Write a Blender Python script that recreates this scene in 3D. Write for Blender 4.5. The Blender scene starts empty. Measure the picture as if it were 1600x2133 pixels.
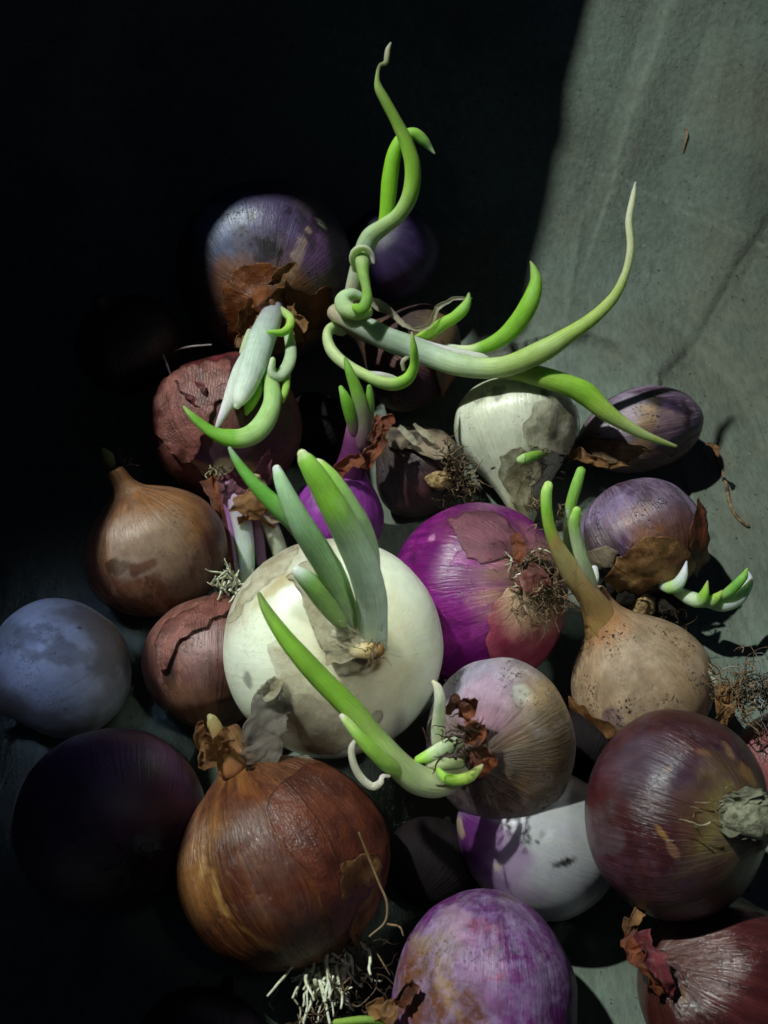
import bpy, math, random
import numpy as np
from mathutils import Vector
from mathutils.bvhtree import BVHTree

scene = bpy.context.scene
COL = scene.collection
S = 0.01                                   # the scene is authored in centimetres, built in metres

# ------------------------------------------------------------------ camera
PITCH = math.radians(50); CAM_H = 33.6; FOC = 2286.0      # FOC: focal length in pixels of the 1600 x 2133 photograph
CR = np.array([1., 0, 0]); CU = np.array([0, math.sin(PITCH), math.cos(PITCH)]); CF = np.array([0, math.cos(PITCH), -math.sin(PITCH)])
CP = np.array([0, 0, CAM_H])
cd = bpy.data.cameras.new('camera'); cam = bpy.data.objects.new('camera', cd); COL.objects.link(cam)
cam.location = CP * S; cam.rotation_euler = (math.radians(40), 0, 0)
cd.sensor_fit = 'VERTICAL'; cd.sensor_height = 36; cd.lens = 36 * FOC / 2133
cd.clip_start = 0.01; cd.clip_end = 20
cd.dof.use_dof = True; cd.dof.focus_distance = 0.345; cd.dof.aperture_fstop = 24
scene.camera = cam
scene.view_settings.view_transform = 'Standard'; scene.view_settings.look = 'None'
scene.view_settings.exposure = 0; scene.view_settings.gamma = 1

# ------------------------------------------------------------------ light: a window up on the left, dim blue room light, two added fills
w = bpy.data.worlds.new('World'); scene.world = w; w.use_nodes = True
w.node_tree.nodes['Background'].inputs[0].default_value = (0.36, 0.52, 1.0, 1)
w.node_tree.nodes['Background'].inputs[1].default_value = 0.028
LDIR = np.array([-.43, .17, .88]); LDIR /= np.linalg.norm(LDIR)

def lamp(name, pos, aim, size, power, color):
    ld = bpy.data.lights.new(name, 'AREA'); ld.shape = 'DISK'; ld.size = size * S; ld.energy = power; ld.color = color
    lo = bpy.data.objects.new(name, ld); COL.objects.link(lo)
    lo.location = np.array(pos) * S
    d = Vector(np.array(aim, float) - np.array(pos, float)); lo.rotation_euler = d.to_track_quat('-Z', 'Y').to_euler()
    return lo
AIM = np.array([1., 22, 3])
LPOS = AIM + LDIR * 200
lamp('window_light', LPOS, AIM, 5, 46, (0.93, 1.0, 0.93))
BLUE_FILL = lamp('blue_fill', (-17, 12, 52), (-12.2, 19.6, 3), 5, 0.0048, (0.44, 0.58, 1.0)); BLUE_FILL.data.spread = math.radians(11)  # added narrow fill, aimed only at the bluish white onion
NEUTRAL_FILL = lamp('neutral_fill', (15, 0, 60), (0.6, 19.5, 4), 8, 0.016, (0.92, 1.0, 0.92)); NEUTRAL_FILL.data.spread = math.radians(17)  # added narrow fill that lifts the white onion's right side

# ------------------------------------------------------------------ helpers
def lin(h):
    h = h.lstrip('#'); c = np.array([int(h[i:i + 2], 16) / 255 for i in (0, 2, 4)])
    return np.where(c <= .04045, c / 12.92, ((c + .055) / 1.055) ** 2.4)
def pt(px, py, d): return CP + d * (CF + CR * (px - 800) / FOC - CU * (py - 1066.5) / FOC)
def proj(P):
    q = np.asarray(P) - CP; d = q @ CF
    return 800 + FOC * (q @ CR) / d, 1066.5 - FOC * (q @ CU) / d, d
def camvec(v): v = np.array(v, float); v = v[0] * CR + v[1] * CU - v[2] * CF; return v / np.linalg.norm(v)
class Noise:                                # smooth pseudo noise: a sum of random sines, about -1..1
    def __init__(s, seed, n=14):
        r = np.random.RandomState(seed); s.k = r.normal(size=(n, 3)); s.p = r.uniform(0, 6.28, n); s.n = n
    def __call__(s, P, f=1.): return np.sin((np.asarray(P) * f) @ s.k.T + s.p).sum(-1) / math.sqrt(s.n) * .9
def fbm(nz, P, f, o=4):
    t = 0; a = 1; w_ = 0
    for i in range(o): t = t + a * nz(np.asarray(P) + 7.3 * i, f * 2 ** i); w_ += a; a *= .55
    return t / w_
def sstep(a, b, x): t = np.clip((x - a) / (b - a), 0, 1); return t * t * (3 - 2 * t)
def catmull(P, n):
    P = np.asarray(P, float)
    if len(P) < 3: return np.array([P[0] + (P[-1] - P[0]) * t for t in np.linspace(0, 1, n)])
    Q = np.vstack([2 * P[0] - P[1], P, 2 * P[-1] - P[-2]]); m = len(P) - 1
    out = []
    for s in np.linspace(0, m, n):
        i = min(int(s), m - 1); t = s - i; a, b, c, d = Q[i:i + 4]
        out.append(.5 * (2 * b + (c - a) * t + (2 * a - 5 * b + 4 * c - d) * t * t + (3 * b - a - 3 * c + d) * t ** 3))
    return np.array(out)

def mesh_obj(name, V, F, mat, parent=None, origin=None, attrs=None, smooth=True, kind=None):
    """V in cm, world; children are written relative to their thing's origin"""
    me = bpy.data.meshes.new(name)
    o0 = np.zeros(3) if origin is None else origin
    me.from_pydata(((np.asarray(V) - o0) * S).tolist(), [], F)
    for k, (ty, data) in (attrs or {}).items():
        a = me.attributes.new(k, ty, 'POINT'); key = 'value' if ty == 'FLOAT' else ('color' if ty == 'FLOAT_COLOR' else 'vector')
        a.data.foreach_set(key, np.asarray(data, np.float32).ravel())
    if smooth: me.polygons.foreach_set('use_smooth', [True] * len(me.polygons))
    me.materials.append(mat); me.update()
    ob = bpy.data.objects.new(name, me); COL.objects.link(ob)
    if parent is not None: ob.parent = parent
    if kind: ob['kind'] = kind
    return ob
def thing(name, label, cat, loc, group=None):
    o = bpy.data.objects.new(name, None); COL.objects.link(o); o.empty_display_size = .01
    o.location = np.asarray(loc) * S; o['label'] = label; o['category'] = cat
    if group: o['group'] = group
    return o
def tag(o, label, cat, group=None):
    o['label'] = label; o['category'] = cat
    if group: o['group'] = group

# ------------------------------------------------------------------ materials
class NT:
    def __init__(s, name):
        s.m = bpy.data.materials.new(name); s.m.use_nodes = True; s.t = s.m.node_tree; s.b = s.t.nodes['Principled BSDF']; s.out = s.t.nodes['Material Output']
    def n(s, ty, **kw):
        x = s.t.nodes.new(ty)
        for k, v in kw.items(): setattr(x, k, v)
        return x
    def l(s, a, b): s.t.links.new(a, b)
    def put(s, sock, v):
        if isinstance(v, bpy.types.NodeSocket): s.l(v, sock)
        else:
            if hasattr(v, '__len__') and len(v) == 3 and sock.type == 'RGBA': v = (*v, 1)
            sock.default_value = v
    def attr(s, name): return s.n('ShaderNodeAttribute', attribute_name=name)
    def math(s, op, a, b=0., c=None, clamp=False):
        x = s.n('ShaderNodeMath', operation=op, use_clamp=clamp); s.put(x.inputs[0], a); s.put(x.inputs[1], b)
        if c is not None: s.put(x.inputs[2], c)
        return x.outputs[0]
    def vmul(s, v, k):
        x = s.n('ShaderNodeVectorMath', operation='MULTIPLY'); s.put(x.inputs[0], v); x.inputs[1].default_value = k; return x.outputs[0]
    def vadd(s, v, k):
        x = s.n('ShaderNodeVectorMath', operation='ADD'); s.put(x.inputs[0], v); s.put(x.inputs[1], k); return x.outputs[0]
    def noise(s, v, scale, detail=3, rough=.55, dist=0):
        x = s.n('ShaderNodeTexNoise'); s.put(x.inputs['Vector'], v); x.inputs['Scale'].default_value = scale
        x.inputs['Detail'].default_value = detail; x.inputs['Roughness'].default_value = rough; x.inputs['Distortion'].default_value = dist
        return x.outputs['Fac']
    def ss(s, v, a, b, lo=0., hi=1.):
        x = s.n('ShaderNodeMapRange', interpolation_type='SMOOTHSTEP'); s.put(x.inputs[0], v)
        for i, q in enumerate((a, b, lo, hi)): x.inputs[i + 1].default_value = q
        return x.outputs[0]
    def mix(s, f, a, b, mode='MIX'):
        x = s.n('ShaderNodeMix', data_type='RGBA', blend_type=mode); s.put(x.inputs[0], f); s.put(x.inputs[6], a); s.put(x.inputs[7], b); return x.outputs[2]
    def ramp(s, f, stops):
        x = s.n('ShaderNodeValToRGB'); r = x.color_ramp; r.interpolation = 'EASE'
        while len(r.elements) < len(stops): r.elements.new(.5)
        for e, (p, c) in zip(r.elements, stops): e.position = p; e.color = (*c, 1)
        s.put(x.inputs[0], f); return x.outputs[0]
    def bump(s, h, strength, dist, prev=None):
        x = s.n('ShaderNodeBump'); x.inputs['Strength'].default_value = strength; x.inputs['Distance'].default_value = dist; s.put(x.inputs['Height'], h)
        if prev is not None: s.l(prev, x.inputs['Normal'])
        return x.outputs[0]

SEED = [0]
def skin_mat(name, root, body, neck, streak, samt=.6, patch=None, pamt=.5, dirt=.3, rough=.36, sss=0., spec=.5, vein=.4, bump=.5, veincol=None, dirtcol='#1a1410', sheen=None, mott=.42, tear=.45, under=None, chalk=None):
    """onion skin: colour along the axis, streaks and veins along the meridians, blotches, soil; painted marks come from the attribute 'vc'"""
    SEED[0] += 1; off = (SEED[0] * 3.71, SEED[0] * 1.93, SEED[0] * 5.17)
    N = NT(name); oc = N.attr('oc').outputs['Vector']; t = N.n('ShaderNodeSeparateXYZ'); N.l(oc, t.inputs[0]); z = t.outputs[2]
    ob = N.vadd(N.n('ShaderNodeTexCoord').outputs['Object'], off)
    wob = N.math('ADD', z, N.math('MULTIPLY', N.math('SUBTRACT', N.noise(ob, 90, 3), .5), .16))
    c = N.ramp(wob, [(.04, lin(root)), (.3, lin(body)), (.66, lin(body)), (.92, lin(neck))])
    wn = N.n('ShaderNodeTexNoise'); N.put(wn.inputs['Vector'], ob); wn.inputs['Scale'].default_value = 45; wn.inputs['Detail'].default_value = 3
    wv = N.n('ShaderNodeVectorMath', operation='SUBTRACT'); N.l(wn.outputs['Color'], wv.inputs[0]); wv.inputs[1].default_value = (.5, .5, .5)
    oc = N.vadd(oc, N.vmul(wv.outputs[0], (.16, .16, .10)))
    s1 = N.noise(N.vadd(N.vmul(oc, (3.0, 3.0, 1.3)), off), 1.6, 5, .65, .35)
    c = N.mix(N.ss(s1, .38, .64, 0, samt), c, lin(streak))
    s2 = N.noise(N.vadd(N.vmul(oc, (13, 13, 1.1)), off), 1.5, 4, .65, .2)
    c = N.mix(N.math('MULTIPLY', N.ss(s2, .48, .74, 0, samt * .75), N.ss(N.noise(N.vadd(ob, (5, 2, 8)), 48, 3), .36, .6, .1, 1.)), c, lin(streak))
    vc_ = lin(veincol) if veincol else lin(body) * .35
    s3 = N.noise(N.vadd(N.vmul(oc, (24, 24, .9)), off), 1.2, 3, .6, .15)
    c = N.mix(N.math('MULTIPLY', N.ss(s3, .56, .72, 0, vein), N.ss(N.noise(ob, 55, 3), .42, .62, .05, 1.)), c, vc_)
    th = None
    if tear:
        tn = N.noise(N.vadd(N.vmul(oc, (1.5, 1.5, 2.1)), off), 1.25, 8, .62, .5); th = N.ss(tn, .520, .532)
        c = N.mix(N.math('MULTIPLY', th, tear), c, lin(under) if under else lin(body) * .45)
        rim = N.math('MULTIPLY', N.ss(tn, .500, .519), N.math('SUBTRACT', 1., N.ss(tn, .520, .526))); c = N.mix(N.math('MULTIPLY', rim, tear * .75), c, lin(streak) * 1.25)
    if patch:
        p = N.noise(ob, 62, 6, .66, .6); c = N.mix(N.ss(p, .50, .64, 0, pamt), c, lin(patch))
    a = N.attr('vc'); c = N.mix(a.outputs['Alpha'], c, a.outputs['Color'])
    if chalk:
        k1 = N.noise(N.vadd(ob, (1, 4, 2)), 190, 6, .78, .4); k2 = N.noise(N.vadd(ob, (6, 1, 3)), 46, 4, .6, .4)
        km = N.math('MULTIPLY', N.ss(k1, .40, .62), N.ss(k2, .40, .56)); c = N.mix(N.math('MULTIPLY', km, chalk[1]), c, lin(chalk[0]))
    m = N.noise(ob, 240, 5, .7); c = N.mix(mott, c, N.ramp(m, [(.3, (.45, .42, .42)), (.7, (1.25, 1.25, 1.25))]), 'MULTIPLY')
    d1 = N.noise(ob, 900, 4, .7); d2 = N.noise(ob, 85, 3, .6)
    dm = N.math('MULTIPLY', N.ss(d1, .54, .62), N.ss(d2, .44, .62)); dm = N.math('MULTIPLY', dm, min(1, dirt * 1.6))
    c = N.mix(dm, c, lin(dirtcol))
    N.put(N.b.inputs['Base Color'], c)
    rr = N.math('ADD', N.math('MULTIPLY', N.noise(ob, 160, 3), .30), rough - .12); rr = N.math('ADD', rr, N.math('MULTIPLY', dm, .4)); N.put(N.b.inputs['Roughness'], rr)
    N.b.inputs['Specular IOR Level'].default_value = spec
    if sss:
        N.b.inputs['Subsurface Weight'].default_value = sss; N.b.inputs['Subsurface Scale'].default_value = .004; N.b.inputs['Subsurface Radius'].default_value = (.8, 1., .6)
    h = N.math('ADD', N.math('MULTIPLY', s2, .7), N.math('MULTIPLY', s3, .22)); h = N.math('ADD', h, N.math('MULTIPLY', s1, .9))
    if th is not None: h = N.math('SUBTRACT', h, N.math('MULTIPLY', th, .35 * tear))
    nb = N.bump(h, bump, .0011); nb = N.bump(N.noise(N.vadd(N.vmul(oc, (22, 22, 5)), off), 1.3, 5, .7, .6), bump * .7, .0008, nb); N.l(nb, N.b.inputs['Normal'])
    return N.m

def husk_mat(name, base, dark, alpha=1., rough=.42, transl=.25, dirt=.4, vein=.5, rootcol=None, rimcol='#2c2016', rim=.75):
    SEED[0] += 1; off = (SEED[0] * 2.3, SEED[0] * 4.1, SEED[0])
    N = NT(name); oc = N.attr('oc').outputs['Vector']; ob = N.vadd(N.n('ShaderNodeTexCoord').outputs['Object'], off)
    c = N.mix(N.ss(N.noise(ob, 120, 4, .6), .35, .68), lin(base), lin(dark))
    s3 = N.noise(N.vadd(N.vmul(oc, (40, 40, .9)), off), 1.2, 3, .55, .1); c = N.mix(N.ss(s3, .55, .72, 0, vein), c, lin(dark) * .6)
    if rootcol:
        zz = N.n('ShaderNodeSeparateXYZ'); N.l(oc, zz.inputs[0]); c = N.mix(N.ss(N.math('ADD', zz.outputs[2], N.math('MULTIPLY', N.noise(ob, 120, 3), .1)), .13, .27, 1., 0.), c, lin(rootcol))
    c = N.mix(N.math('MULTIPLY', N.math('MULTIPLY', N.attr('rim').outputs['Fac'], N.ss(N.noise(ob, 260, 3), .38, .6)), rim), c, lin(rimcol))
    d = N.math('MULTIPLY', N.ss(N.noise(ob, 800, 4, .7), .58, .66), N.ss(N.noise(ob, 120, 2), .48, .62)); d = N.math('MULTIPLY', d, dirt)
    c = N.mix(d, c, lin('#120d0a'))
    N.put(N.b.inputs['Base Color'], c); N.b.inputs['Roughness'].default_value = rough
    nb = N.bump(s3, .5, .0012); nb = N.bump(N.noise(ob, 330, 5, .65), .5, .0012, nb); N.l(nb, N.b.inputs['Normal'])
    tr = N.n('ShaderNodeBsdfTranslucent'); N.put(tr.inputs[0], c); N.l(nb, tr.inputs['Normal'])
    mx = N.n('ShaderNodeMixShader'); mx.inputs[0].default_value = transl; N.l(N.b.outputs[0], mx.inputs[1]); N.l(tr.outputs[0], mx.inputs[2]); res = mx.outputs[0]
    if alpha < 1:
        tp = N.n('ShaderNodeBsdfTransparent'); m2 = N.n('ShaderNodeMixShader'); N.put(m2.inputs[0], N.ss(N.noise(ob, 200, 3), .3, .7, alpha - .15, min(1, alpha + .2)))
        N.l(tp.outputs[0], m2.inputs[1]); N.l(res, m2.inputs[2]); res = m2.outputs[0]
    N.l(res, N.out.inputs[0]); return N.m

def sprout_mat():
    N = NT('sprout_flesh'); a = N.attr('col'); oc = N.attr('oc').outputs['Vector']; ob = N.n('ShaderNodeTexCoord').outputs['Object']
    st = N.noise(N.vmul(oc, (9, 9, 2.2)), 2.0, 4, .6, .1)
    c = N.mix(.7, a.outputs['Color'], N.ramp(st, [(.28, (.60, .68, .5)), (.5, (1, 1, 1)), (.72, (1.3, 1.24, 1.25))]), 'MULTIPLY')
    vn = N.noise(N.vmul(oc, (22, 22, .6)), 1.3, 2, .5, .05); c = N.mix(N.ss(vn, .52, .66, 0, .45), c, N.mix(1., c, (.62, .7, .5), 'MULTIPLY'))
    c = N.mix(.25, c, N.ramp(N.noise(ob, 260, 4, .6), [(.3, (.6, .62, .6)), (.7, (1.2, 1.2, 1.2))]), 'MULTIPLY')
    sp = N.math('MULTIPLY', N.ss(N.noise(ob, 950, 2), .70, .76), N.ss(N.noise(ob, 110, 2), .5, .6)); c = N.mix(N.math('MULTIPLY', sp, .7), c, lin('#20180c'))
    N.put(N.b.inputs['Base Color'], c); N.b.inputs['Roughness'].default_value = .42; N.b.inputs['Specular IOR Level'].default_value = .38
    N.b.inputs['Subsurface Weight'].default_value = .7; N.b.inputs['Subsurface Scale'].default_value = .006; N.b.inputs['Subsurface Radius'].default_value = (.7, 1., .35)
    nb = N.bump(st, .3, .0007); nb = N.bump(vn, .25, .0005, nb); nb = N.bump(N.noise(ob, 700, 3), .2, .0004, nb); N.l(nb, N.b.inputs['Normal']); return N.m
def plain_mat(name, a, b, rough=.75, scale=300, transl=0):
    N = NT(name); ob = N.n('ShaderNodeTexCoord').outputs['Object']; nz = N.noise(ob, scale, 5, .65)
    N.put(N.b.inputs['Base Color'], N.mix(N.ss(nz, .35, .65), lin(a), lin(b))); N.b.inputs['Roughness'].default_value = rough; N.b.inputs['Specular IOR Level'].default_value = .3
    N.l(N.bump(N.noise(ob, scale * 2, 4, .7), .7, .0012), N.b.inputs['Normal']); return N.m
SPROUT = sprout_mat()
ROOT_PALE = plain_mat('root_pale', '#b9b292', '#5f5a40', .7); ROOT_DRY = plain_mat('root_dry', '#8a7458', '#3a2a1c', .85); ROOT_DARK = plain_mat('root_dark', '#4a3828', '#120c08', .9)
ROOT_WHITE = plain_mat('root_white', '#e4e8d2', '#b4b490', .5)
WOOD = plain_mat('dry_neck', '#8e9078', '#4d4b3c', .85, 420); CORK = plain_mat('cork', '#b59a6a', '#5a4226', .85, 500); SOIL = plain_mat('soil', '#2a2118', '#0c0907', .95, 500)

# ------------------------------------------------------------------ the cardboard the pile lies on
def sheet_z0(y): return 1.0 * .5 * ((y - 39) + np.sqrt((y - 39) ** 2 + 12)) - .05
def on_sheet(px, py):
    lo, hi = 15., 120.
    for _ in range(50):
        m = (lo + hi) / 2; p = pt(px, py, m)
        if p[2] > sheet_z0(p[1]): lo = m
        else: hi = m
    return pt(px, py, lo)
DROP = [(-.92, 0), (-.91, .16), (-.86, .36), (-.70, .66), (-.38, .92), (0, 1), (.4, .92), (.76, .68), (1.0, .40), (1.12, .2), (1.16, .08), (1.16, 0)]
OVALR = [(-1, 0), (-.985, .16), (-.93, .36), (-.76, .66), (-.42, .92), (0, 1), (.4, .92), (.72, .70), (.92, .42), (1.04, .22), (1.14, .13), (1.22, .09), (1.22, 0)]
def polyd(P, line):
    best = np.full(len(P), 1e9); side = np.zeros(len(P))
    for a, b in zip(line[:-1], line[1:]):
        ab = b - a; t = np.clip(((P - a) @ ab) / (ab @ ab), 0, 1); q = P - a - t[:, None] * ab; d = np.linalg.norm(q, axis=1)
        s = np.sign(ab[0] * (P[:, 1] - a[1]) - ab[1] * (P[:, 0] - a[0])); m = d < best; best[m] = d[m]; side[m] = s[m]
    return best, side
def build_sheet():
    xs = np.r_[np.arange(-30, 4, .35), np.arange(4, 30, .085)]; ys = np.r_[np.arange(-8, 6, .3), np.arange(6, 54, .085), np.arange(54, 62, .4)]
    X, Y = np.meshgrid(xs, ys); Z = sheet_z0(Y); P2 = np.stack([X.ravel(), Y.ravel()], 1); z = Z.ravel().copy()
    nz = Noise(5); P3 = np.c_[P2, np.zeros(len(P2))]
    z += .10 * fbm(nz, P3, .2, 2) + .012 * fbm(Noise(6), P3, 1.6, 4)
    creases = [([(1640, 430), (1600, 468), (1545, 548), (1459, 698), (1375, 812)], -.14, .85, -.07),
               ([(1360, 560), (1389, 612), (1459, 700), (1520, 775), (1575, 850), (1600, 930)], -.14, .25, .13),
               ([(1398, 406), (1460, 432), (1525, 478), (1580, 500)], -.12, .25, -.10),
               ([(1165, 716), (1225, 706), (1278, 728), (1319, 760), (1347, 800)], .34, .4, .14),
               ([(1190, 760), (1250, 752), (1300, 778)], -.10, .35, 0),
               ([(1405, -20), (1372, 90), (1325, 220), (1290, 330)], .2, 1.5, .06), ([(1350, -20), (1318, 110), (1270, 250), (1225, 400)], -.18, 1.5, 0),
               ([(1495, -20), (1462, 90), (1425, 210), (1385, 330)], -.14, 1.5, 0), ([(1545, -20), (1520, 80), (1490, 230)], .1, 1.4, 0),
               ([(1480, 1130), (1530, 1240), (1600, 1390)], -.16, .3, .1), ([(1215, 450), (1190, 600), (1180, 690)], .10, .5, 0)]
    for ln, amp, wid, tilt in creases:
        L2 = np.array([on_sheet(a, b)[:2] for a, b in ln]); d, sd = polyd(P2, L2); wv = .45 * wid * (1 + .35 * fbm(nz, P3, 1.5, 3)); d = d + .05 * fbm(Noise(8), P3, 2.5, 3)
        z += .95 * amp * np.exp(-np.abs(d) / wv) + 2.0 * tilt * sd * np.exp(-np.abs(d) / 2.2) * (1 - np.exp(-(d / .25) ** 2))
    rc = np.random.RandomState(12)                       # crumple: flat panels that meet in faint ridges and valleys
    for k in range(12):
        an = rc.uniform(0, math.pi); q0 = np.array([rc.uniform(6, 20), rc.uniform(26, 50)]); nv = np.array([math.cos(an), math.sin(an)])
        dd = (P2 - q0) @ nv + .25 * fbm(Noise(30 + k), P3, .5, 3); al = (P2 - q0) @ np.array([-nv[1], nv[0]]); fade = np.exp(-(al / 9) ** 2 - (dd / 5) ** 2)
        z += rc.choice([-1, 1]) * .13 * np.sqrt(dd ** 2 + .01) * fade
    V = np.c_[P2, z]; nx = len(xs)
    F = [(j * nx + i, j * nx + i + 1, (j + 1) * nx + i + 1, (j + 1) * nx + i) for j in range(len(ys) - 1) for i in range(nx - 1)]
    global SHEET; SHEET = BVHTree.FromPolygons(V.tolist(), F)
    N = NT('worn_cardboard'); ob = N.n('ShaderNodeTexCoord').outputs['Object']
    c = N.mix(N.ss(N.noise(ob, 9, 4, .6), .38, .64), lin('#667269'), lin('#5d6157'))
    c = N.mix(N.ss(N.noise(N.vadd(ob, (3, 1, 2)), 22, 5, .6), .5, .68, 0, .55), c, lin('#505a52'))
    c = N.mix(N.ss(N.noise(N.vadd(ob, (7, 4, 2)), 14, 4, .6), .55, .7, 0, .45), c, lin('#66594e'))
    fib = N.noise(N.vmul(ob, (1, .35, 1)), 420, 4, .7); c = N.mix(.5, c, N.ramp(fib, [(.3, (.66, .66, .66)), (.7, (1.22, 1.22, 1.2))]), 'MULTIPLY')
    sp = N.math('MULTIPLY', N.ss(N.noise(ob, 520, 3, .6), .63, .69), N.ss(N.noise(ob, 60, 2), .40, .56)); c = N.mix(N.math('MULTIPLY', sp, .75), c, lin('#1d1b18'))
    sp2 = N.ss(N.noise(N.vadd(ob, (2, 9, 1)), 300, 2), .74, .78, 0, .5); c = N.mix(sp2, c, lin('#8a938f'))
    N.put(N.b.inputs['Base Color'], c); N.b.inputs['Roughness'].default_value = .85; N.b.inputs['Specular IOR Level'].default_value = .15
    nb = N.bump(fib, .6, .0010); nb = N.bump(N.noise(ob, 160, 6, .7), .35, .0012, nb); N.l(nb, N.b.inputs['Normal'])
    o = mesh_obj('cardboard_floor', V, F, N.m, kind='structure')
    o['label'] = 'worn grey cardboard with creases and soft folds under the onions'
    return N.m
CARD = build_sheet()

# added unseen board, its edge shaped to shade the pile's back and left
def build_shade_board():
    zl = 27.
    def up(P): P = np.asarray(P, float); return P + (LPOS - P) * (zl - P[2]) / (LPOS[2] - P[2])
    edge = [up(on_sheet(1222, -60)), up(on_sheet(1200, 60)), up(on_sheet(1172, 180)), up(on_sheet(1165, 280)), up(on_sheet(1148, 330)), up(on_sheet(1130, 450)), up(on_sheet(1108, 560)), up(on_sheet(1098, 640)), up(on_sheet(1080, 710)), up(on_sheet(1000, 720)), up(pt(900, 640, 45.5)), up(pt(893, 540, 46)), up(pt(840, 455, 46.5)), up(pt(760, 450, 46)),
            up(pt(690, 520, 43.4)), up(pt(650, 450, 43.6)), up(pt(520, 450, 43)), up(pt(450, 530, 43)), up(pt(452, 660, 43.4)), up(pt(330, 830, 41)), up(pt(222, 1020, 37.6)), up(pt(212, 1200, 37.2)), up(pt(300, 1330, 35.5)), up(pt(335, 1500, 34)), up(pt(365, 1700, 30)), up(pt(390, 1850, 30)), up(pt(460, 1990, 30)), up(pt(560, 2090, 30)), up(pt(600, 2300, 29.5)), up(pt(600, 2600, 29))]
    edge = [e[:2] for e in edge]
    e0 = edge[0]; edge = [e0 + (e0 - edge[1]) * 6] + edge
    outer = [np.array([-48., edge[-1][1] - 2]), np.array([-48., 75.]), np.array([edge[0][0], 75.])]
    poly = edge + outer; n = len(poly)
    V = [(*p, zl) for p in poly] + [(*p, zl + .4) for p in poly]
    F = [tuple(range(n)), tuple(range(2 * n - 1, n - 1, -1))] + [(i, (i + 1) % n, n + (i + 1) % n, n + i) for i in range(n)]
    o = mesh_obj('shade_board', V, F, CARD, smooth=False, kind='structure')
    def wall(name, x0, y0, x1, y1, z0, z1):
        V = [(x, y, z) for z in (z0, z1) for x, y in ((x0, y0), (x1, y0), (x1, y1), (x0, y1))]
        mesh_obj(name, V, [(0, 3, 2, 1), (4, 5, 6, 7), (0, 1, 5, 4), (1, 2, 6, 5), (2, 3, 7, 6), (3, 0, 4, 7)], CARD, smooth=False, kind='structure')
    wall('box_wall', -31, -8.3, -30.4, 62, -1, 26.9)
build_shade_board()

# ------------------------------------------------------------------ bulbs
GLOBE = [(-.86, 0), (-.88, .10), (-.84, .26), (-.68, .62), (-.38, .90), (0, 1), (.36, .93), (.62, .74), (.80, .46), (.90, .25), (.98, .14), (1.10, .10), (1.18, .085), (1.18, 0)]
FLAT = [(-.74, 0), (-.78, .12), (-.76, .28), (-.64, .62), (-.36, .90), (0, 1), (.34, .93), (.58, .74), (.74, .46), (.81, .24), (.86, .13), (.92, .08), (.92, 0)]
TEAR = [(-.88, 0), (-.90, .10), (-.84, .30), (-.66, .64), (-.36, .91), (0, 1), (.34, .94), (.64, .76), (.88, .53), (1.06, .36), (1.24, .24), (1.44, .18), (1.58, .15), (1.6, 0)]
OVAL = [(-1, 0), (-1, .10), (-.95, .30), (-.75, .66), (-.4, .92), (0, 1), (.4, .92), (.72, .70), (.92, .42), (1.04, .22), (1.14, .13), (1.22, .09), (1.22, 0)]
PILE = 'onions heaped on the cardboard'
REG = {}
class Bulb: pass
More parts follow.
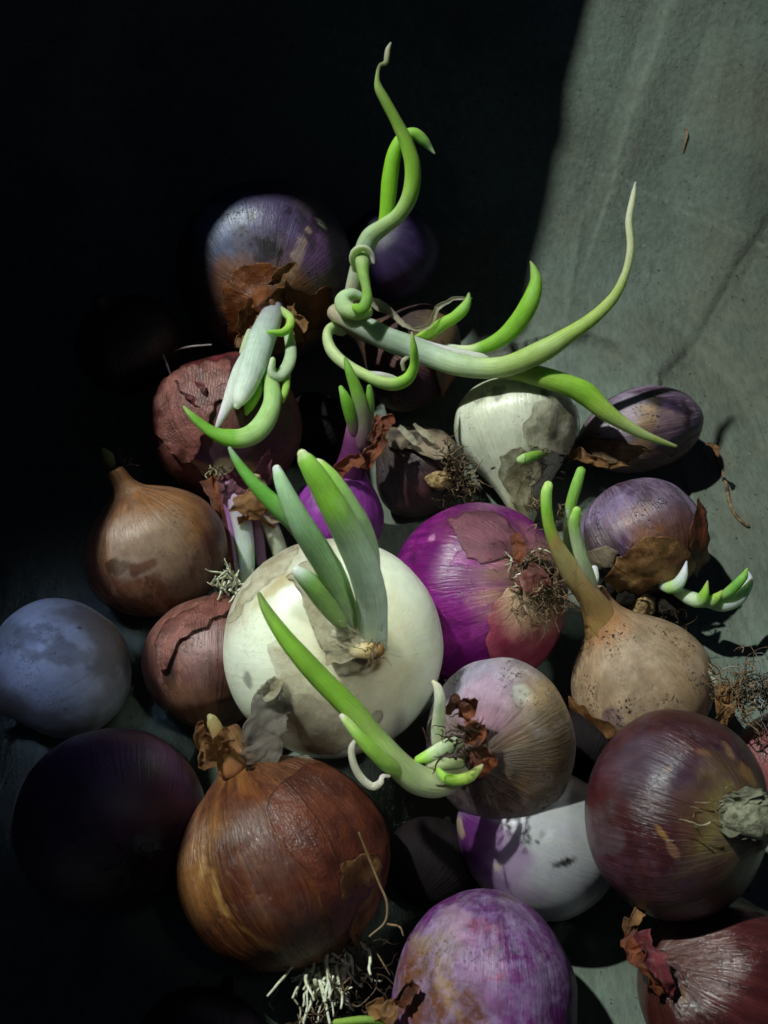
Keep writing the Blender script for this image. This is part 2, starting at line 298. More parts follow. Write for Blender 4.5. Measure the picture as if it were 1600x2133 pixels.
def bulb(key, name, label, cat, c, d, rpx, axis, prof, mat, el=1., sc=(1, 1, 1), lump=.02, ridge=.006, seed=1, paint=(), nu=150, nv=110, group=PILE):
    B = Bulb(); B.d = d; B.c = pt(c[0], c[1], d); B.R = rpx * d / FOC; a = camvec(axis); B.a = a
    ref = np.array([0, 0, 1.]) if abs(a[2]) < .9 else np.array([1., 0, 0]); e1 = np.cross(a, ref); e1 /= np.linalg.norm(e1); e2 = np.cross(a, e1)
    pr = catmull(np.array(prof), 600); pr[:, 1] = np.maximum(pr[:, 1], 0); seg = np.r_[0, np.cumsum(np.linalg.norm(np.diff(pr, axis=0), axis=1))]
    tt = np.linspace(0, 1, nv); h = np.interp(tt * seg[-1], seg, pr[:, 0]); r = np.interp(tt * seg[-1], seg, pr[:, 1]); r[0] = r[-1] = 0.002
    uu = np.linspace(0, 2 * math.pi, nu, endpoint=False); U_, T_ = np.meshgrid(uu, tt); Hh = np.repeat(h[:, None], nu, 1); Rr = np.repeat(r[:, None], nu, 1)
    oc = np.stack([np.cos(U_), np.sin(U_), T_ * 1.0], -1).reshape(-1, 3)
    nz = Noise(seed); dirs = np.stack([Rr * np.cos(U_), Rr * np.sin(U_), Hh], -1).reshape(-1, 3)
    k = 1 + lump * fbm(nz, dirs, 1.7, 3) + ridge * Noise(seed + 50)(oc * np.array([5.5, 5.5, 1.2]))
    Rr = Rr.ravel() * k; Hh = Hh.ravel()
    neckbend = np.clip(Hh - .75, 0, 2) * .12
    L = (e1[None] * (Rr * np.cos(U_.ravel()))[:, None] + e2[None] * (Rr * np.sin(U_.ravel()))[:, None] + a[None] * (Hh * el)[:, None]) * B.R
    L += (neckbend * nz(np.array([[seed, 1., 2.]]))[0] * B.R)[:, None] * e1[None]
    L = (L @ CR)[:, None] * CR * sc[0] + (L @ CU)[:, None] * CU * sc[1] + (L @ CF)[:, None] * CF * sc[2]
    V = B.c + L
    F = [(j * nu + i, j * nu + (i + 1) % nu, (j + 1) * nu + (i + 1) % nu, (j + 1) * nu + i) for j in range(nv - 1) for i in range(nu)]
    B.V = V; B.oc = oc; B.bvh = BVHTree.FromPolygons([tuple(v) for v in V], F); B.Fl = F
    vc = np.zeros((len(V), 4))
    ez = Noise(seed + 9)
    for p in paint:                                           # (px, py, radius px, colour, strength, edge noise, softness)
        px, py, rad, colr, st = p[:5]; en = p[5] if len(p) > 5 else .35; sf = p[6] if len(p) > 6 else .25
        q = hit(B, px, py)
        if q is None: continue
        rr = rad * d / FOC; asp = p[7] if len(p) > 7 else None
        D = V - q[0]
        if asp: ang, rat = math.radians(asp[0]), asp[1]; ax = CR * math.cos(ang) + CU * math.sin(ang); D = D - (D @ ax)[:, None] * ax * (1 - 1 / rat)
        dist = np.linalg.norm(D, axis=1) / rr
        m = sstep(1 + sf, 1 - sf, dist + en * fbm(ez, V, 1.6 / max(rr, .4), 4)) * st
        cl = lin(colr); A = m + vc[:, 3] * (1 - m); A_ = np.maximum(A, 1e-6)
        vc[:, :3] = (cl * m[:, None] + vc[:, :3] * (vc[:, 3] * (1 - m))[:, None]) / A_[:, None]; vc[:, 3] = A
    base = B.c.copy(); base[2] = V[:, 2].min(); B.o = base
    B.root = thing(name, label, cat, base, group)
    B.mesh = mesh_obj('bulb', V, F, mat, B.root, base, {'oc': ('FLOAT_VECTOR', oc), 'vc': ('FLOAT_COLOR', vc)})
    B.zmin = V[:, 2].min(); REG[key] = B; return B
def ray(px, py):
    v = pt(px, py, 1.) - CP; return v / np.linalg.norm(v)
def hit(B, px, py):
    h = B.bvh.ray_cast(Vector(CP), Vector(ray(px, py)))
    if h[0] is None: return None
    return np.array(h[0]), np.array(h[1]), h[2]

def husk(B, poly, mat, name='husk', lift=.05, curl=.18, edge=.35, step=3.0, jit=8, seed=1, crinkle=.03, label=None):
    """a torn sheet of dry skin lying on the bulb, its rim lifting off"""
    rnd = np.random.RandomState(seed); P = np.array(poly, float); cl = catmull(np.vstack([P, P[:1]]), len(P) * 14)
    nzz = Noise(seed + 3); t_ = np.c_[cl / 11., np.zeros(len(cl))]; cl = cl + jit * np.stack([fbm(nzz, t_, 1., 4), fbm(Noise(seed + 4), t_, 1., 4)], 1)
    x0, y0 = cl.min(0); x1, y1 = cl.max(0); xs = np.arange(x0, x1 + step, step); ys = np.arange(y0, y1 + step, step)
    X, Y = np.meshgrid(xs, ys); Q = np.stack([X.ravel(), Y.ravel()], 1)
    ins = np.zeros(len(Q), bool); j = len(cl) - 1
    for i in range(len(cl)):
        a, b = cl[i], cl[j]
        cnd = ((a[1] > Q[:, 1]) != (b[1] > Q[:, 1])) & (Q[:, 0] < (b[0] - a[0]) * (Q[:, 1] - a[1]) / (b[1] - a[1] + 1e-9) + a[0]); ins ^= cnd; j = i
    ed, _ = polyd(Q, np.vstack([cl, cl[:1]]))
    ids = -np.ones(len(Q), int); V = []; OC = []; RM = []
    for k in np.nonzero(ins)[0]:
        h = hit(B, *Q[k])
        if h is None: continue
        p, n, fi = h
        if n @ ray(*Q[k]) > 0: n = -n
        e = ed[k] * B.d / FOC; up_ = lift + curl * math.exp(-e / edge) * (.5 + .5 * nzz(p[None], 1.1)[0])
        ids[k] = len(V); V.append(p + n * max(.02, up_)); OC.append(B.oc[B.Fl[fi][0]]); RM.append(math.exp(-(e / .07) ** 2))
    if len(V) < 4: return None
    V = np.array(V); cr = crinkle * fbm(Noise(seed + 8), V, 2.2, 3); V = V + (CP - V) / np.linalg.norm(CP - V, axis=1)[:, None] * (cr[:, None] * .7 + crinkle * .4)
    nx = len(xs); F = []
    for jy in range(len(ys) - 1):
        for ix in range(nx - 1):
            q = [ids[jy * nx + ix], ids[jy * nx + ix + 1], ids[(jy + 1) * nx + ix + 1], ids[(jy + 1) * nx + ix]]
            q = [i for i in q if i >= 0]
            if len(q) >= 3: F.append(tuple(q))
    V, F = relax_rim(V, F)
    o = mesh_obj(name, V, F, mat, B.root, B.o, {'oc': ('FLOAT_VECTOR', np.array(OC)), 'rim': ('FLOAT', np.array(RM))})
    md = o.modifiers.new('thickness', 'SOLIDIFY'); md.thickness = .00010; md.offset = 0
    if label: o['label'] = label
    return o
def relax_rim(V, F, it=2):
    """smooth the stair steps of a sheet's outline along the outline"""
    from collections import Counter
    ec = Counter()
    for f in F:
        for a, b in zip(f, f[1:] + f[:1]): ec[(min(a, b), max(a, b))] += 1
    nb = {}
    for (a, b), c in ec.items():
        if c == 1: nb.setdefault(a, []).append(b); nb.setdefault(b, []).append(a)
    for _ in range(it):
        W_ = V.copy()
        for k, l in nb.items():
            if len(l) == 2: W_[k] = V[k] * .4 + .3 * (V[l[0]] + V[l[1]])
        V = W_
    return V, F

def tube_geo(P, r, nu=14, flat=1., cap0=True, cap1=True, per=6, twist=0.):
    """P: points in cm, r: radii in cm; a smooth tapering tube with round ends"""
    P = np.asarray(P, float); r = np.asarray(r, float); n = max(8, (len(P) - 1) * per)
    C = catmull(np.c_[P, r], n); r = np.maximum(C[:, 3], .008); C = C[:, :3]
    T = np.gradient(C, axis=0); T /= np.linalg.norm(T, axis=1)[:, None] + 1e-9
    rings = []; fr = None
    seq = [(i, C[i], r[i]) for i in range(n)]
    if cap0: seq = [(0, C[0] - T[0] * r[0] * s, r[0] * math.sqrt(1 - s * s)) for s in (.98, .8, .45)] + seq
    if cap1: seq = seq + [(n - 1, C[-1] + T[-1] * r[-1] * s, r[-1] * math.sqrt(1 - s * s)) for s in (.45, .8, .98)]
    V = []; OC = []; ss = []
    m = len(seq)
    for k, (i, c, rad) in enumerate(seq):
        if fr is None:
            vw = (CP - c); sd = np.cross(T[i], vw); sd = sd / (np.linalg.norm(sd) + 1e-9)
        else: sd = fr - T[i] * (fr @ T[i]); sd /= np.linalg.norm(sd) + 1e-9
        fr = sd; nn = np.cross(sd, T[i]); tw = twist * k / m; s1 = sd * math.cos(tw) + nn * math.sin(tw); n1 = np.cross(s1, T[i])
        for q in range(nu):
            a = 2 * math.pi * q / nu; V.append(c + (s1 * math.cos(a) + n1 * math.sin(a) * flat) * rad); OC.append((math.cos(a), math.sin(a), k / m * 3)); ss.append(i / (n - 1))
    F = [(k * nu + q, k * nu + (q + 1) % nu, (k + 1) * nu + (q + 1) % nu, (k + 1) * nu + q) for k in range(m - 1) for q in range(nu)]
    F += [tuple(range(nu - 1, -1, -1)), tuple(range((m - 1) * nu, m * nu))]
    return np.array(V), F, np.array(OC), np.array(ss)
def grad(ss, stops):
    x = [p for p, _ in stops]; c = np.array([lin(h) for _, h in stops]); return np.stack([np.interp(ss, x, c[:, i]) for i in range(3)], 1)
NECKED = [(-.88, 0), (-.90, .10), (-.84, .30), (-.66, .64), (-.36, .91), (0, 1), (.32, .94), (.56, .80), (.74, .60), (.86, .40), (.95, .25), (1.08, .16), (1.24, .13), (1.3, .1), (1.3, 0)]
WHITEGREEN = [(0, '#c6d2c0'), (.4, '#aec49c'), (.72, '#86b23c'), (1, '#6fa52c')]
def sprout(B, pts, stops=WHITEGREEN, name='sprout', flat=.8, mat=None, seed=0, nu=16, scale=1., label=None, twist=0., lump=.035, gain=1.25):
    """pts: (px, py, radius px, cm towards the camera from the bulb's centre)"""
    P = [pt(p[0], p[1], B.d - p[3]) for p in pts]; r = [p[2] * scale * (B.d - p[3]) / FOC for p in pts]
    V, F, OC, ss = tube_geo(P, r, nu=nu, flat=flat, twist=twist)
    nz = Noise(seed + 77); V = V + (lump * np.mean(r) * 1.6) * np.stack([fbm(Noise(seed + i), V, 1.3, 3) for i in (1, 2, 3)], 1)
    colr = grad(np.clip(ss + .06 * fbm(nz, V, 2.0, 3), 0, 1), stops); colr = np.clip(colr * gain, 0, .95)
    o = mesh_obj(name, V, F, mat or SPROUT, B.root, B.o, {'oc': ('FLOAT_VECTOR', OC), 'col': ('FLOAT_COLOR', np.c_[colr, np.ones(len(colr))])})
    if label: o['label'] = label
    return o
def strands(B, origin, count, length, rad, mat, dirs, name='roots', seed=1, spread=.6, wig=.35, disk=.2, grav=0., nu=5, taper=.3):
    """a tuft of fibres from a disk; joined into one part because the fibres are too fine to pick apart"""
    rnd = np.random.RandomState(seed); VV = []; FF = []; n0 = 0; dirs = np.asarray(dirs, float); dirs /= np.linalg.norm(dirs)
    for k in range(count):
        d = dirs + rnd.normal(0, spread, 3); d /= np.linalg.norm(d); st = origin + rnd.normal(0, disk, 3); L = length * rnd.uniform(.45, 1.15); P = [st]; c = d.copy()
        for s in range(6):
            c = c + rnd.normal(0, wig, 3) + np.array([0, 0, -grav]); c /= np.linalg.norm(c); P.append(P[-1] + c * L / 6)
        rr = rad * rnd.uniform(.6, 1.3); V, F, _, _ = tube_geo(P, np.linspace(rr, rr * taper, 7), nu=nu, per=3, cap0=False, cap1=False)
        VV.append(V); FF += [tuple(i + n0 for i in f) for f in F]; n0 += len(V)
    return mesh_obj(name, np.vstack(VV), FF, mat, B.root, B.o, kind='stuff')
def ribbon_geo(P, half, normal_to=None, curl=.25, crink=.04, seed=1, nw=19, per=14, rag=.15):
    """a papery strip: P centre line in cm, half widths in cm"""
    n = (len(P) - 1) * per; C = catmull(np.c_[np.asarray(P, float), half], n); h = C[:, 3]; C = C[:, :3]; T = np.gradient(C, axis=0); T /= np.linalg.norm(T, axis=1)[:, None]
    nz = Noise(seed); nr = Noise(seed + 1); V = []; OC = []
    for i in range(n):
        vw = CP - C[i]; vw /= np.linalg.norm(vw); sd = np.cross(T[i], vw); sd /= np.linalg.norm(sd); nn = np.cross(sd, T[i])
        hl = h[i] * (1 + rag * 1.5 * fbm(nz, C[i][None], 5, 4)[0]); hr = h[i] * (1 + rag * 1.5 * fbm(nr, C[i][None], 5, 4)[0])
        for j in range(nw):
            s = -1 + 2 * j / (nw - 1); p = C[i] + sd * s * (hl if s < 0 else hr) + nn * curl * h[i] * (s * s - .4); V.append(p); OC.append((s, .3, i / n))
    V = np.array(V); V = V + crink * 1.2 * np.stack([1 - 2 * np.abs(fbm(Noise(seed + 5 + q), V, 1.8, 4)) for q in range(3)], 1)
    F = [(i * nw + j, i * nw + j + 1, (i + 1) * nw + j + 1, (i + 1) * nw + j) for i in range(n - 1) for j in range(nw - 1)]
    return V, F, np.array(OC)
def ribbon(B, pts, mat, name='husk', seed=1, label=None, **kw):
    P = [pt(p[0], p[1], B.d - p[3]) for p in pts]; h = [p[2] * (B.d - p[3]) / FOC for p in pts]
    V, F, OC = ribbon_geo(P, h, seed=seed, **kw)
    o = mesh_obj(name, V, F, mat, B.root, B.o, {'oc': ('FLOAT_VECTOR', OC)}); md = o.modifiers.new('thickness', 'SOLIDIFY'); md.thickness = .00010; md.offset = 0
    if label: o['label'] = label
    return o
def chunk(B, c, dz, r, mat, name, seed=1, sq=(1, 1, 1), rough=.25, n=3):
    """a lumpy bit of dried tissue or soil"""
    import bmesh
    bm = bmesh.new(); bmesh.ops.create_icosphere(bm, subdivisions=n + 1, radius=1.); V = np.array([v.co[:] for v in bm.verts]); F = [tuple(v.index for v in f.verts) for f in bm.faces]; bm.free()
    V = V * (1 + rough * fbm(Noise(seed), V, 2.2, 4))[:, None]; D = B.d - dz; rr = r * D / FOC
    V = (V[:, :1] * CR * sq[0] + V[:, 1:2] * CU * sq[1] - V[:, 2:] * CF * sq[2]) * rr + pt(c[0], c[1], D)
    return mesh_obj(name, V, F, mat, B.root, B.o, {'oc': ('FLOAT_VECTOR', V)})
#@@OBJECTS@@
# ================================================================== the onions, nearest the middle first
# ---- big white onion with tall shoots
m = skin_mat('white_skin', '#e6ebd2', '#eef4e0', '#dcd4b0', '#dbe5c4', .4, None, dirt=.12, rough=.30, sss=.35, vein=.35, bump=.16, veincol='#b4bf86', mott=.12, tear=0)
B = bulb('W', 'white_onion', 'large white onion with tall pale green shoots and a hanging papery peel', 'onion', (695, 1347), 33.8, 231, (.34, -.02, .94), FLAT, m, sc=(1.0, .985, 1), lump=.012, seed=3, nu=220, nv=150,
         paint=[(560, 1180, 80, '#b3a48c', .6, .4, .4, (38, 2.4)), (640, 1130, 50, '#9f8c74', .5, .4, .4, (20, 2.)), (610, 1200, 16, '#b9a874', .7, .3, .3, (40, 6)), (880, 1190, 50, '#cdbf94', .5, .4, .4),
                (760, 1500, 90, '#cdbf9c', .45, .6, .6), (515, 1415, 14, '#4d4a3c', .6, .8, .4), (770, 1352, 42, '#a58e62', .85, .4, .4), (785, 1385, 16, '#5d4527', .8, .4, .3)])
HUSK_CLEAR = husk_mat('husk_clear', '#e2dcc8', '#c9bb9c', .22, .28, .35, .3, .5)
HUSK_PALE = husk_mat('husk_pale', '#e3dfc8', '#c0b694', .55, .35, .35, .3, .6)
HUSK_GREY = husk_mat('husk_grey', '#8f867c', '#6e645a', .62, .34, .35, .3, .5)
HUSK_TAN = husk_mat('husk_tan', '#bd8e5c', '#744a28', .9, .3, .4, .6, .6); HUSK_BROWN = husk_mat('husk_brown', '#8a4a2c', '#3f1f14', 1, .42, .2, .6, .6)
HUSK_NECK = husk_mat('husk_neck', '#8f9079', '#55543f', 1, .7, .15, .5, .8)
HUSK_PINK = husk_mat('husk_pink', '#965e56', '#60322c', 1, .4, .2, .6, .4); HUSK_RED = husk_mat('husk_red', '#7a3038', '#3f171c', 1, .36, .15, .4, .4)
HUSK_DIRTY = husk_mat('husk_dirty', '#8d7c66', '#2f231b', 1, .6, .1, .9, .6); HUSK_MAUVE = husk_mat('husk_mauve', '#8a5262', '#6a3c4c', .9, .38, .2, .3, .5)
husk(B, [(562, 1345), (600, 1330), (650, 1370), (700, 1420), (720, 1500), (660, 1530), (610, 1480), (590, 1440)], HUSK_CLEAR, lift=.03, curl=.10, seed=4)
husk(B, [(560, 1460), (640, 1440), (720, 1500), (800, 1480), (760, 1545), (680, 1572), (640, 1560), (600, 1500)], HUSK_CLEAR, lift=.02, curl=.08, seed=6)
husk(B, [(600, 1200), (660, 1170), (700, 1260), (750, 1330), (760, 1390), (700, 1400), (660, 1330), (630, 1260)], HUSK_PALE, lift=.03, curl=.12, seed=8, crinkle=.06)
husk(B, [(462, 1300), (520, 1215), (560, 1170), (620, 1140), (600, 1190), (540, 1235), (490, 1290)], HUSK_CLEAR, lift=.02, curl=.06, seed=9)
ribbon(B, [(583, 1430, 26, 2.75), (562, 1470, 44, 2.9), (545, 1530, 44, 3.0), (541, 1580, 36, 3.1), (532, 1625, 30, 3.1), (522, 1655, 22, 3.0)], HUSK_GREY, seed=3, curl=.12, crink=.10, rag=.22, label='loose grey papery peel hanging below the white onion')
ribbon(B, [(575, 1410, 12, 2.9), (560, 1432, 22, 3.05), (540, 1450, 14, 2.95)], HUSK_PALE, seed=5, curl=.5, crink=.08)
ribbon(B, [(600, 1612, 12, 2.3), (632, 1604, 26, 2.6), (655, 1612, 12, 2.4)], HUSK_CLEAR, seed=13, curl=.3, crink=.06)
for k, (x, y, ang) in enumerate([(715, 1350, 0), (725, 1330, 0), (718, 1372, 0)]):
    ribbon(B, [(x - 40, y - 10 + k * 6, 16, 3.25), (x, y, 18, 3.5), (x + 50, y + 4 - k * 8, 9, 3.55)], HUSK_PALE, seed=20 + k, curl=.3, crink=.07)
sprout(B, [(738, 1356, 15, 3.45), (760, 1356, 17, 3.6), (776, 1356, 16, 3.75), (786, 1356, 15, 3.8)], [(0, '#c9bd97'), (.7, '#a88d5c'), (1, '#7a5a32')], name='neck', lump=.25, seed=4)
strands(B, pt(778, 1358, 33.8 - 3.8), 46, .45, .022, ROOT_DRY, camvec((.4, -.1, .9)), name='neck_fibres', seed=8, spread=.7, disk=.12)
strands(B, pt(740, 1340, 33.8 - 3.5), 26, .9, .012, ROOT_PALE, camvec((-.7, .5, .6)), name='neck_fibres', seed=9, spread=.35, wig=.2, disk=.15)
GW = [(0, '#c0d0c0'), (.3, '#b6cab4'), (.52, '#a4c28c'), (.66, '#84b640'), (.88, '#88bc4a'), (.96, '#b6d68c'), (1, '#c6dfa6')]
sprout(B, [(776, 1345, 30, 2.9), (776, 1310, 32, 3.4), (773, 1247, 33, 4.2), (757, 1182, 34, 5.0), (731, 1122, 33, 5.6), (704, 1070, 31, 6.1), (676, 1020, 27, 6.4), (652, 980, 23, 6.6), (637, 957, 18, 6.65), (630, 946, 11, 6.7)], GW, seed=1, nu=24)
sprout(B, [(772, 1215, 22, 4.0), (764, 1150, 26, 4.8), (748, 1095, 25, 5.4), (728, 1055, 22, 5.7), (708, 1018, 18, 5.9), (688, 988, 14, 6.0), (670, 966, 9, 6.0), (662, 960, 6, 6)], [(0, '#a9bda4'), (.5, '#8fb46e'), (.8, '#8cbf4c'), (1, '#cfe3ae')], seed=2, nu=20)
sprout(B, [(736, 1318, 16, 2.9), (725, 1275, 22, 3.4), (708, 1232, 26, 4.0), (688, 1190, 28, 4.6), (664, 1150, 28, 5.1), (638, 1108, 27, 5.5), (615, 1066, 23, 5.8), (596, 1026, 18, 5.95), (584, 996, 14, 6.0), (577, 976, 9, 6.0)], [(0, '#a6b890'), (.25, '#9cbe82'), (.55, '#9ac08c'), (.8, '#9fbf9c'), (.93, '#a8cfa2'), (1, '#c8dccb')], seed=3, nu=22)
sprout(B, [(634, 1118, 17, 5.3), (606, 1082, 19, 5.6), (580, 1056, 19, 5.75), (556, 1034, 17, 5.8), (530, 1008, 14, 5.8), (506, 978, 11, 5.8), (490, 954, 8, 5.8), (479, 934, 4, 5.8)], [(0, '#88ad72'), (.4, '#5f9a3a'), (.8, '#68a348'), (1, '#8fb592')], seed=4, nu=20)
sprout(B, [(738, 1322, 12, 2.8), (718, 1300, 18, 3.2), (696, 1272, 23, 3.7), (670, 1240, 24, 4.2), (650, 1217, 21, 4.5), (632, 1200, 17, 4.7), (620, 1190, 12, 4.8)], [(0, '#98a67e'), (.4, '#98bc70'), (.75, '#8fbb62'), (.95, '#bcd4bc'), (1, '#cfe0d2')], seed=5, nu=22)
strands(B, pt(772, 1338, 33.8 - 3.5), 14, .5, .01, ROOT_PALE, camvec((0, .6, .8)), name='neck_fibres', seed=19, spread=.5, disk=.3)

# ---- big brown onion in front
m = skin_mat('brown_skin', '#60301a', '#4c2417', '#744628', '#8f5c30', .7, '#42261c', .55, dirt=.3, rough=.27, vein=.55, bump=.9, tear=.35, under='#4a2018')
B = bulb('B', 'brown_onion', 'large glossy copper brown onion below the white onion, pale roots at its lower right', 'onion', (592, 1800), 31.0, 222, (-.42, .86, -.16), NECKED, m, el=1.06, lump=.045, ridge=.03, seed=7, nu=220, nv=150,
         paint=[(545, 1750, 70, '#75665e', .6, .9, .5, (-60, 1.8)), (450, 1850, 10, '#b58a50', .7, .9, .5, (-65, 8)), (420, 1800, 8, '#c09a60', .7, .9, .5, (-75, 8)), (500, 1930, 10, '#a87840', .6, .9, .5, (-35, 8)), (600, 1900, 16, '#3a1810', .6, .9, .5, (-60, 6)), (680, 1700, 9, '#b29a5e', .8, .4), (670, 1735, 8, '#b29a5e', .8, .4), (700, 1760, 10, '#a5935a', .8, .4), (735, 1870, 60, '#8a7146', .6, .6, .4, (70, 1.8)), (640, 1690, 7, '#a98c5a', .8), (610, 1650, 10, '#b59a68', .7, .5),  # the grey-brown patch listed first stands in for the highlight
                (400, 1830, 60, '#a1713f', .5, .5, .5, (70, 2.)), (640, 1850, 110, '#5f2a1c', .55, .5, .5, (-62, 2.2)), (700, 1880, 12, '#8d8a64', .6, .4, .3, (-62, 9)), (480, 1570, 50, '#a2764a', .7, .5, .4)])
husk(B, [(548, 1690), (575, 1640), (640, 1592), (720, 1592), (790, 1640), (812, 1740), (790, 1830), (740, 1900), (700, 1960), (680, 1900), (640, 1820), (590, 1760)], husk_mat('husk_copper', '#6c3826', '#4a2218', 1, .3, .1, .3, .7), lift=.02, curl=.07, seed=5, step=3.5)
husk(B, [(700, 1800), (770, 1780), (800, 1860), (790, 1950), (745, 1985), (720, 1930)], HUSK_TAN, lift=.03, curl=.2, seed=15)
sprout(B, [(484, 1592, 34, .3), (470, 1560, 22, .5), (455, 1530, 17, .8), (440, 1500, 12, .9), (432, 1490, 6, .9)], [(0, '#8a5a3a'), (.5, '#9a7a50'), (1, '#8d8a66')], name='neck', lump=.3, seed=11)
for k, (a, b) in enumerate([((425, 1545), (412, 1505)), ((455, 1545), (470, 1520)), ((440, 1570), (425, 1555)), ((468, 1560), (490, 1545))]):
    ribbon(B, [(470, 1580, 12, .6), (*a, 14, 1.0), (*b, 5, 1.2)], HUSK_TAN, seed=30 + k, curl=.4, crink=.08)
rp = pt(684, 2010, 31.0 - 1.1)
strands(B, rp, 70, 1.25, .052, ROOT_WHITE, camvec((.06, -.80, .60)), seed=2, spread=.34, wig=.26, disk=.34, nu=7, taper=.55)
strands(B, rp + camvec((1, .3, 0)) * .9, 24, 1.3, .03, ROOT_DARK, camvec((.7, -.4, .4)), seed=3, spread=.6, wig=.4, disk=.4)
strands(B, rp + camvec((.3, -1, 0)) * .9, 40, 1.3, .02, ROOT_DRY, camvec((.2, -.5, .6)), seed=4, spread=.7, wig=.45, disk=.45)
for k, q in enumerate([[(748, 1735, 2, 2.6), (770, 1790, 2.5, 2.3), (790, 1840, 2.5, 2.2), (806, 1880, 2.5, 2.2), (802, 1920, 2.2, 2.), (770, 1950, 2, 1.6)], [(808, 1925, 2, 1.6), (832, 1930, 2.2, 1.8), (840, 1948, 1.5, 1.8)], [(785, 1985, 1.5, 1.2), (800, 2010, 2, 1.3), (812, 2030, 1.4, 1.2)]]):
    sprout(B, q, [(0, '#8a6d45'), (1, '#a08a62')], name='root_thread', nu=6, seed=40 + k)
for k, (x, y, r) in enumerate([(650, 2085, 26), (720, 2095, 34), (780, 2060, 24), (690, 2120, 30), (760, 2120, 30)]):
    chunk(B, (x, y), -.6, r, SOIL, 'root_soil', seed=k, n=2)
strands(B, pt(700, 2105, 31.2), 40, 1.6, .035, ROOT_PALE, camvec((.2, -.2, .8)), seed=14, spread=.9, wig=.5, disk=.6)

# ---- magenta onion with dried roots
m = skin_mat('magenta_skin', '#c9a066', '#6c1068', '#5b1a4f', '#8f2a80', .6, '#560c5c', .4, dirt=.1, rough=.26, vein=.35, bump=.35, sss=.1)
B = bulb('P', 'red_onion', 'bright magenta onion right of the white onion with a clump of dry roots', 'onion', (1002, 1238), 37.3, 194, (-.58, -.17, -.79), GLOBE, m, lump=.03, seed=11, nu=200, nv=140,
         paint=[(1120, 1340, 95, '#b5566a', .85, .25, .15), (1180, 1380, 60, '#94204c', .8, .3, .4), (1080, 1290, 40, '#cf8a70', .6, .4, .4), (1140, 1265, 60, '#cdb07a', .85, .5, .4), (870, 1095, 45, '#b39a72', .8, .45, .25, (20, 2)), (1000, 1085, 70, '#6a3050', .6, .5, .4), (860, 1160, 18, '#3d1440', .7, .6), (900, 1120, 8, '#d0a0c0', .5), (1120, 1240, 80, '#5d4630', .55, .6, .5)])
husk(B, [(930, 1085), (1000, 1065), (1070, 1100), (1075, 1150), (1030, 1175), (985, 1165), (955, 1130)], HUSK_MAUVE, lift=.03, curl=.10, seed=3)
husk(B, [(1012, 1290), (1060, 1225), (1130, 1250), (1190, 1290), (1185, 1370), (1100, 1400), (1020, 1370)], husk_mat('husk_rose', '#b25068', '#94304e', .9, .32, .2, .15, .6, rootcol='#d8b894', rimcol='#8a2c4c', rim=.3), lift=.02, curl=.04, seed=23, label='rose coloured outer skin by the dry roots')
h = hit(B, 1112, 1195)[0]
strands(B, h, 150, 1.5, .022, ROOT_DRY, camvec((.5, .15, .9)), seed=5, spread=.75, wig=.75, disk=.42)
strands(B, h + camvec((.4, -1, .2)) * .8, 90, 1.2, .022, ROOT_DRY, camvec((.6, -.4, .7)), seed=6, spread=.7, wig=.7, disk=.4)
strands(B, h + camvec((-.3, .3, .0)) * .3, 26, .55, .04, ROOT_WHITE, camvec((-.5, .1, .9)), seed=7, spread=.5, wig=.3, disk=.35, nu=6)
strands(B, h + camvec((-.1, -.8, .1)) * .7, 26, .5, .04, ROOT_PALE, camvec((-.5, -.5, .9)), seed=17, spread=.5, wig=.3, disk=.3, nu=6)
chunk(B, (1115, 1195), 2.3, 34, SOIL, 'root_plate', seed=4, sq=(1, 1, .6))
ribbon(B, [(1085, 1190, 20, 3.2), (1105, 1210, 32, 3.35), (1125, 1235, 18, 3.2)], HUSK_PINK, seed=8, curl=.5, crink=.10)
ribbon(B, [(1070, 1120, 10, 2.9), (1078, 1150, 14, 3.1), (1086, 1180, 6, 3.1)], HUSK_BROWN, seed=9, curl=.5, crink=.10)

# ---- tan long-necked onion
m = skin_mat('tan_skin', '#8d7350', '#977b5e', '#9d6c3c', '#b49c7e', .5, '#75604a', .5, dirt=1., rough=.5, vein=.25, bump=.45, chalk=('#b39e86', .5))
B = bulb('T', 'brown_onion', 'dull tan onion with a long orange neck forking into green shoots', 'onion', (1340, 1432), 35.9, 149, (-.50, .84, .20), TEAR, m, lump=.025, seed=13, nu=180, nv=150,
         paint=[(1330, 1350, 60, '#3d3428', .45, 1., .6), (1300, 1440, 50, '#33291f', .4, 1.1, .6), (1360, 1400, 90, '#a2876a', .4, .8, .6), (1250, 1300, 50, '#a06a38', .7, .4, .4), (1270, 1500, 22, '#51304e', .7, .4)])
TN = [(0, '#99764a'), (.25, '#a58a5c'), (.5, '#9c9062'), (.62, '#9a8450'), (.7, '#7f9a3c'), (.8, '#7cae3c'), (1, '#a8cf74')]
sprout(B, [(1262, 1308, 48, .5), (1246, 1276, 34, .8), (1226, 1240, 26, 1.2), (1196, 1200, 24, 1.6), (1168, 1154, 18, 2.0), (1149, 1112, 13, 2.3), (1139, 1068, 12, 2.5), (1138, 1030, 12, 2.6), (1142, 1012, 10, 2.6)], TN, seed=1, nu=20, name='sprout')
sprout(B, [(1234, 1240, 14, 1.2), (1226, 1205, 15, 1.5), (1212, 1165, 14, 1.9), (1200, 1120, 13, 2.2), (1196, 1088, 12, 2.4), (1201, 1064, 9, 2.5)], [(0, '#b59d6c'), (.2, '#b2bd98'), (.6, '#a5ba92'), (.8, '#84a85a'), (1, '#8fbf58')], seed=2)
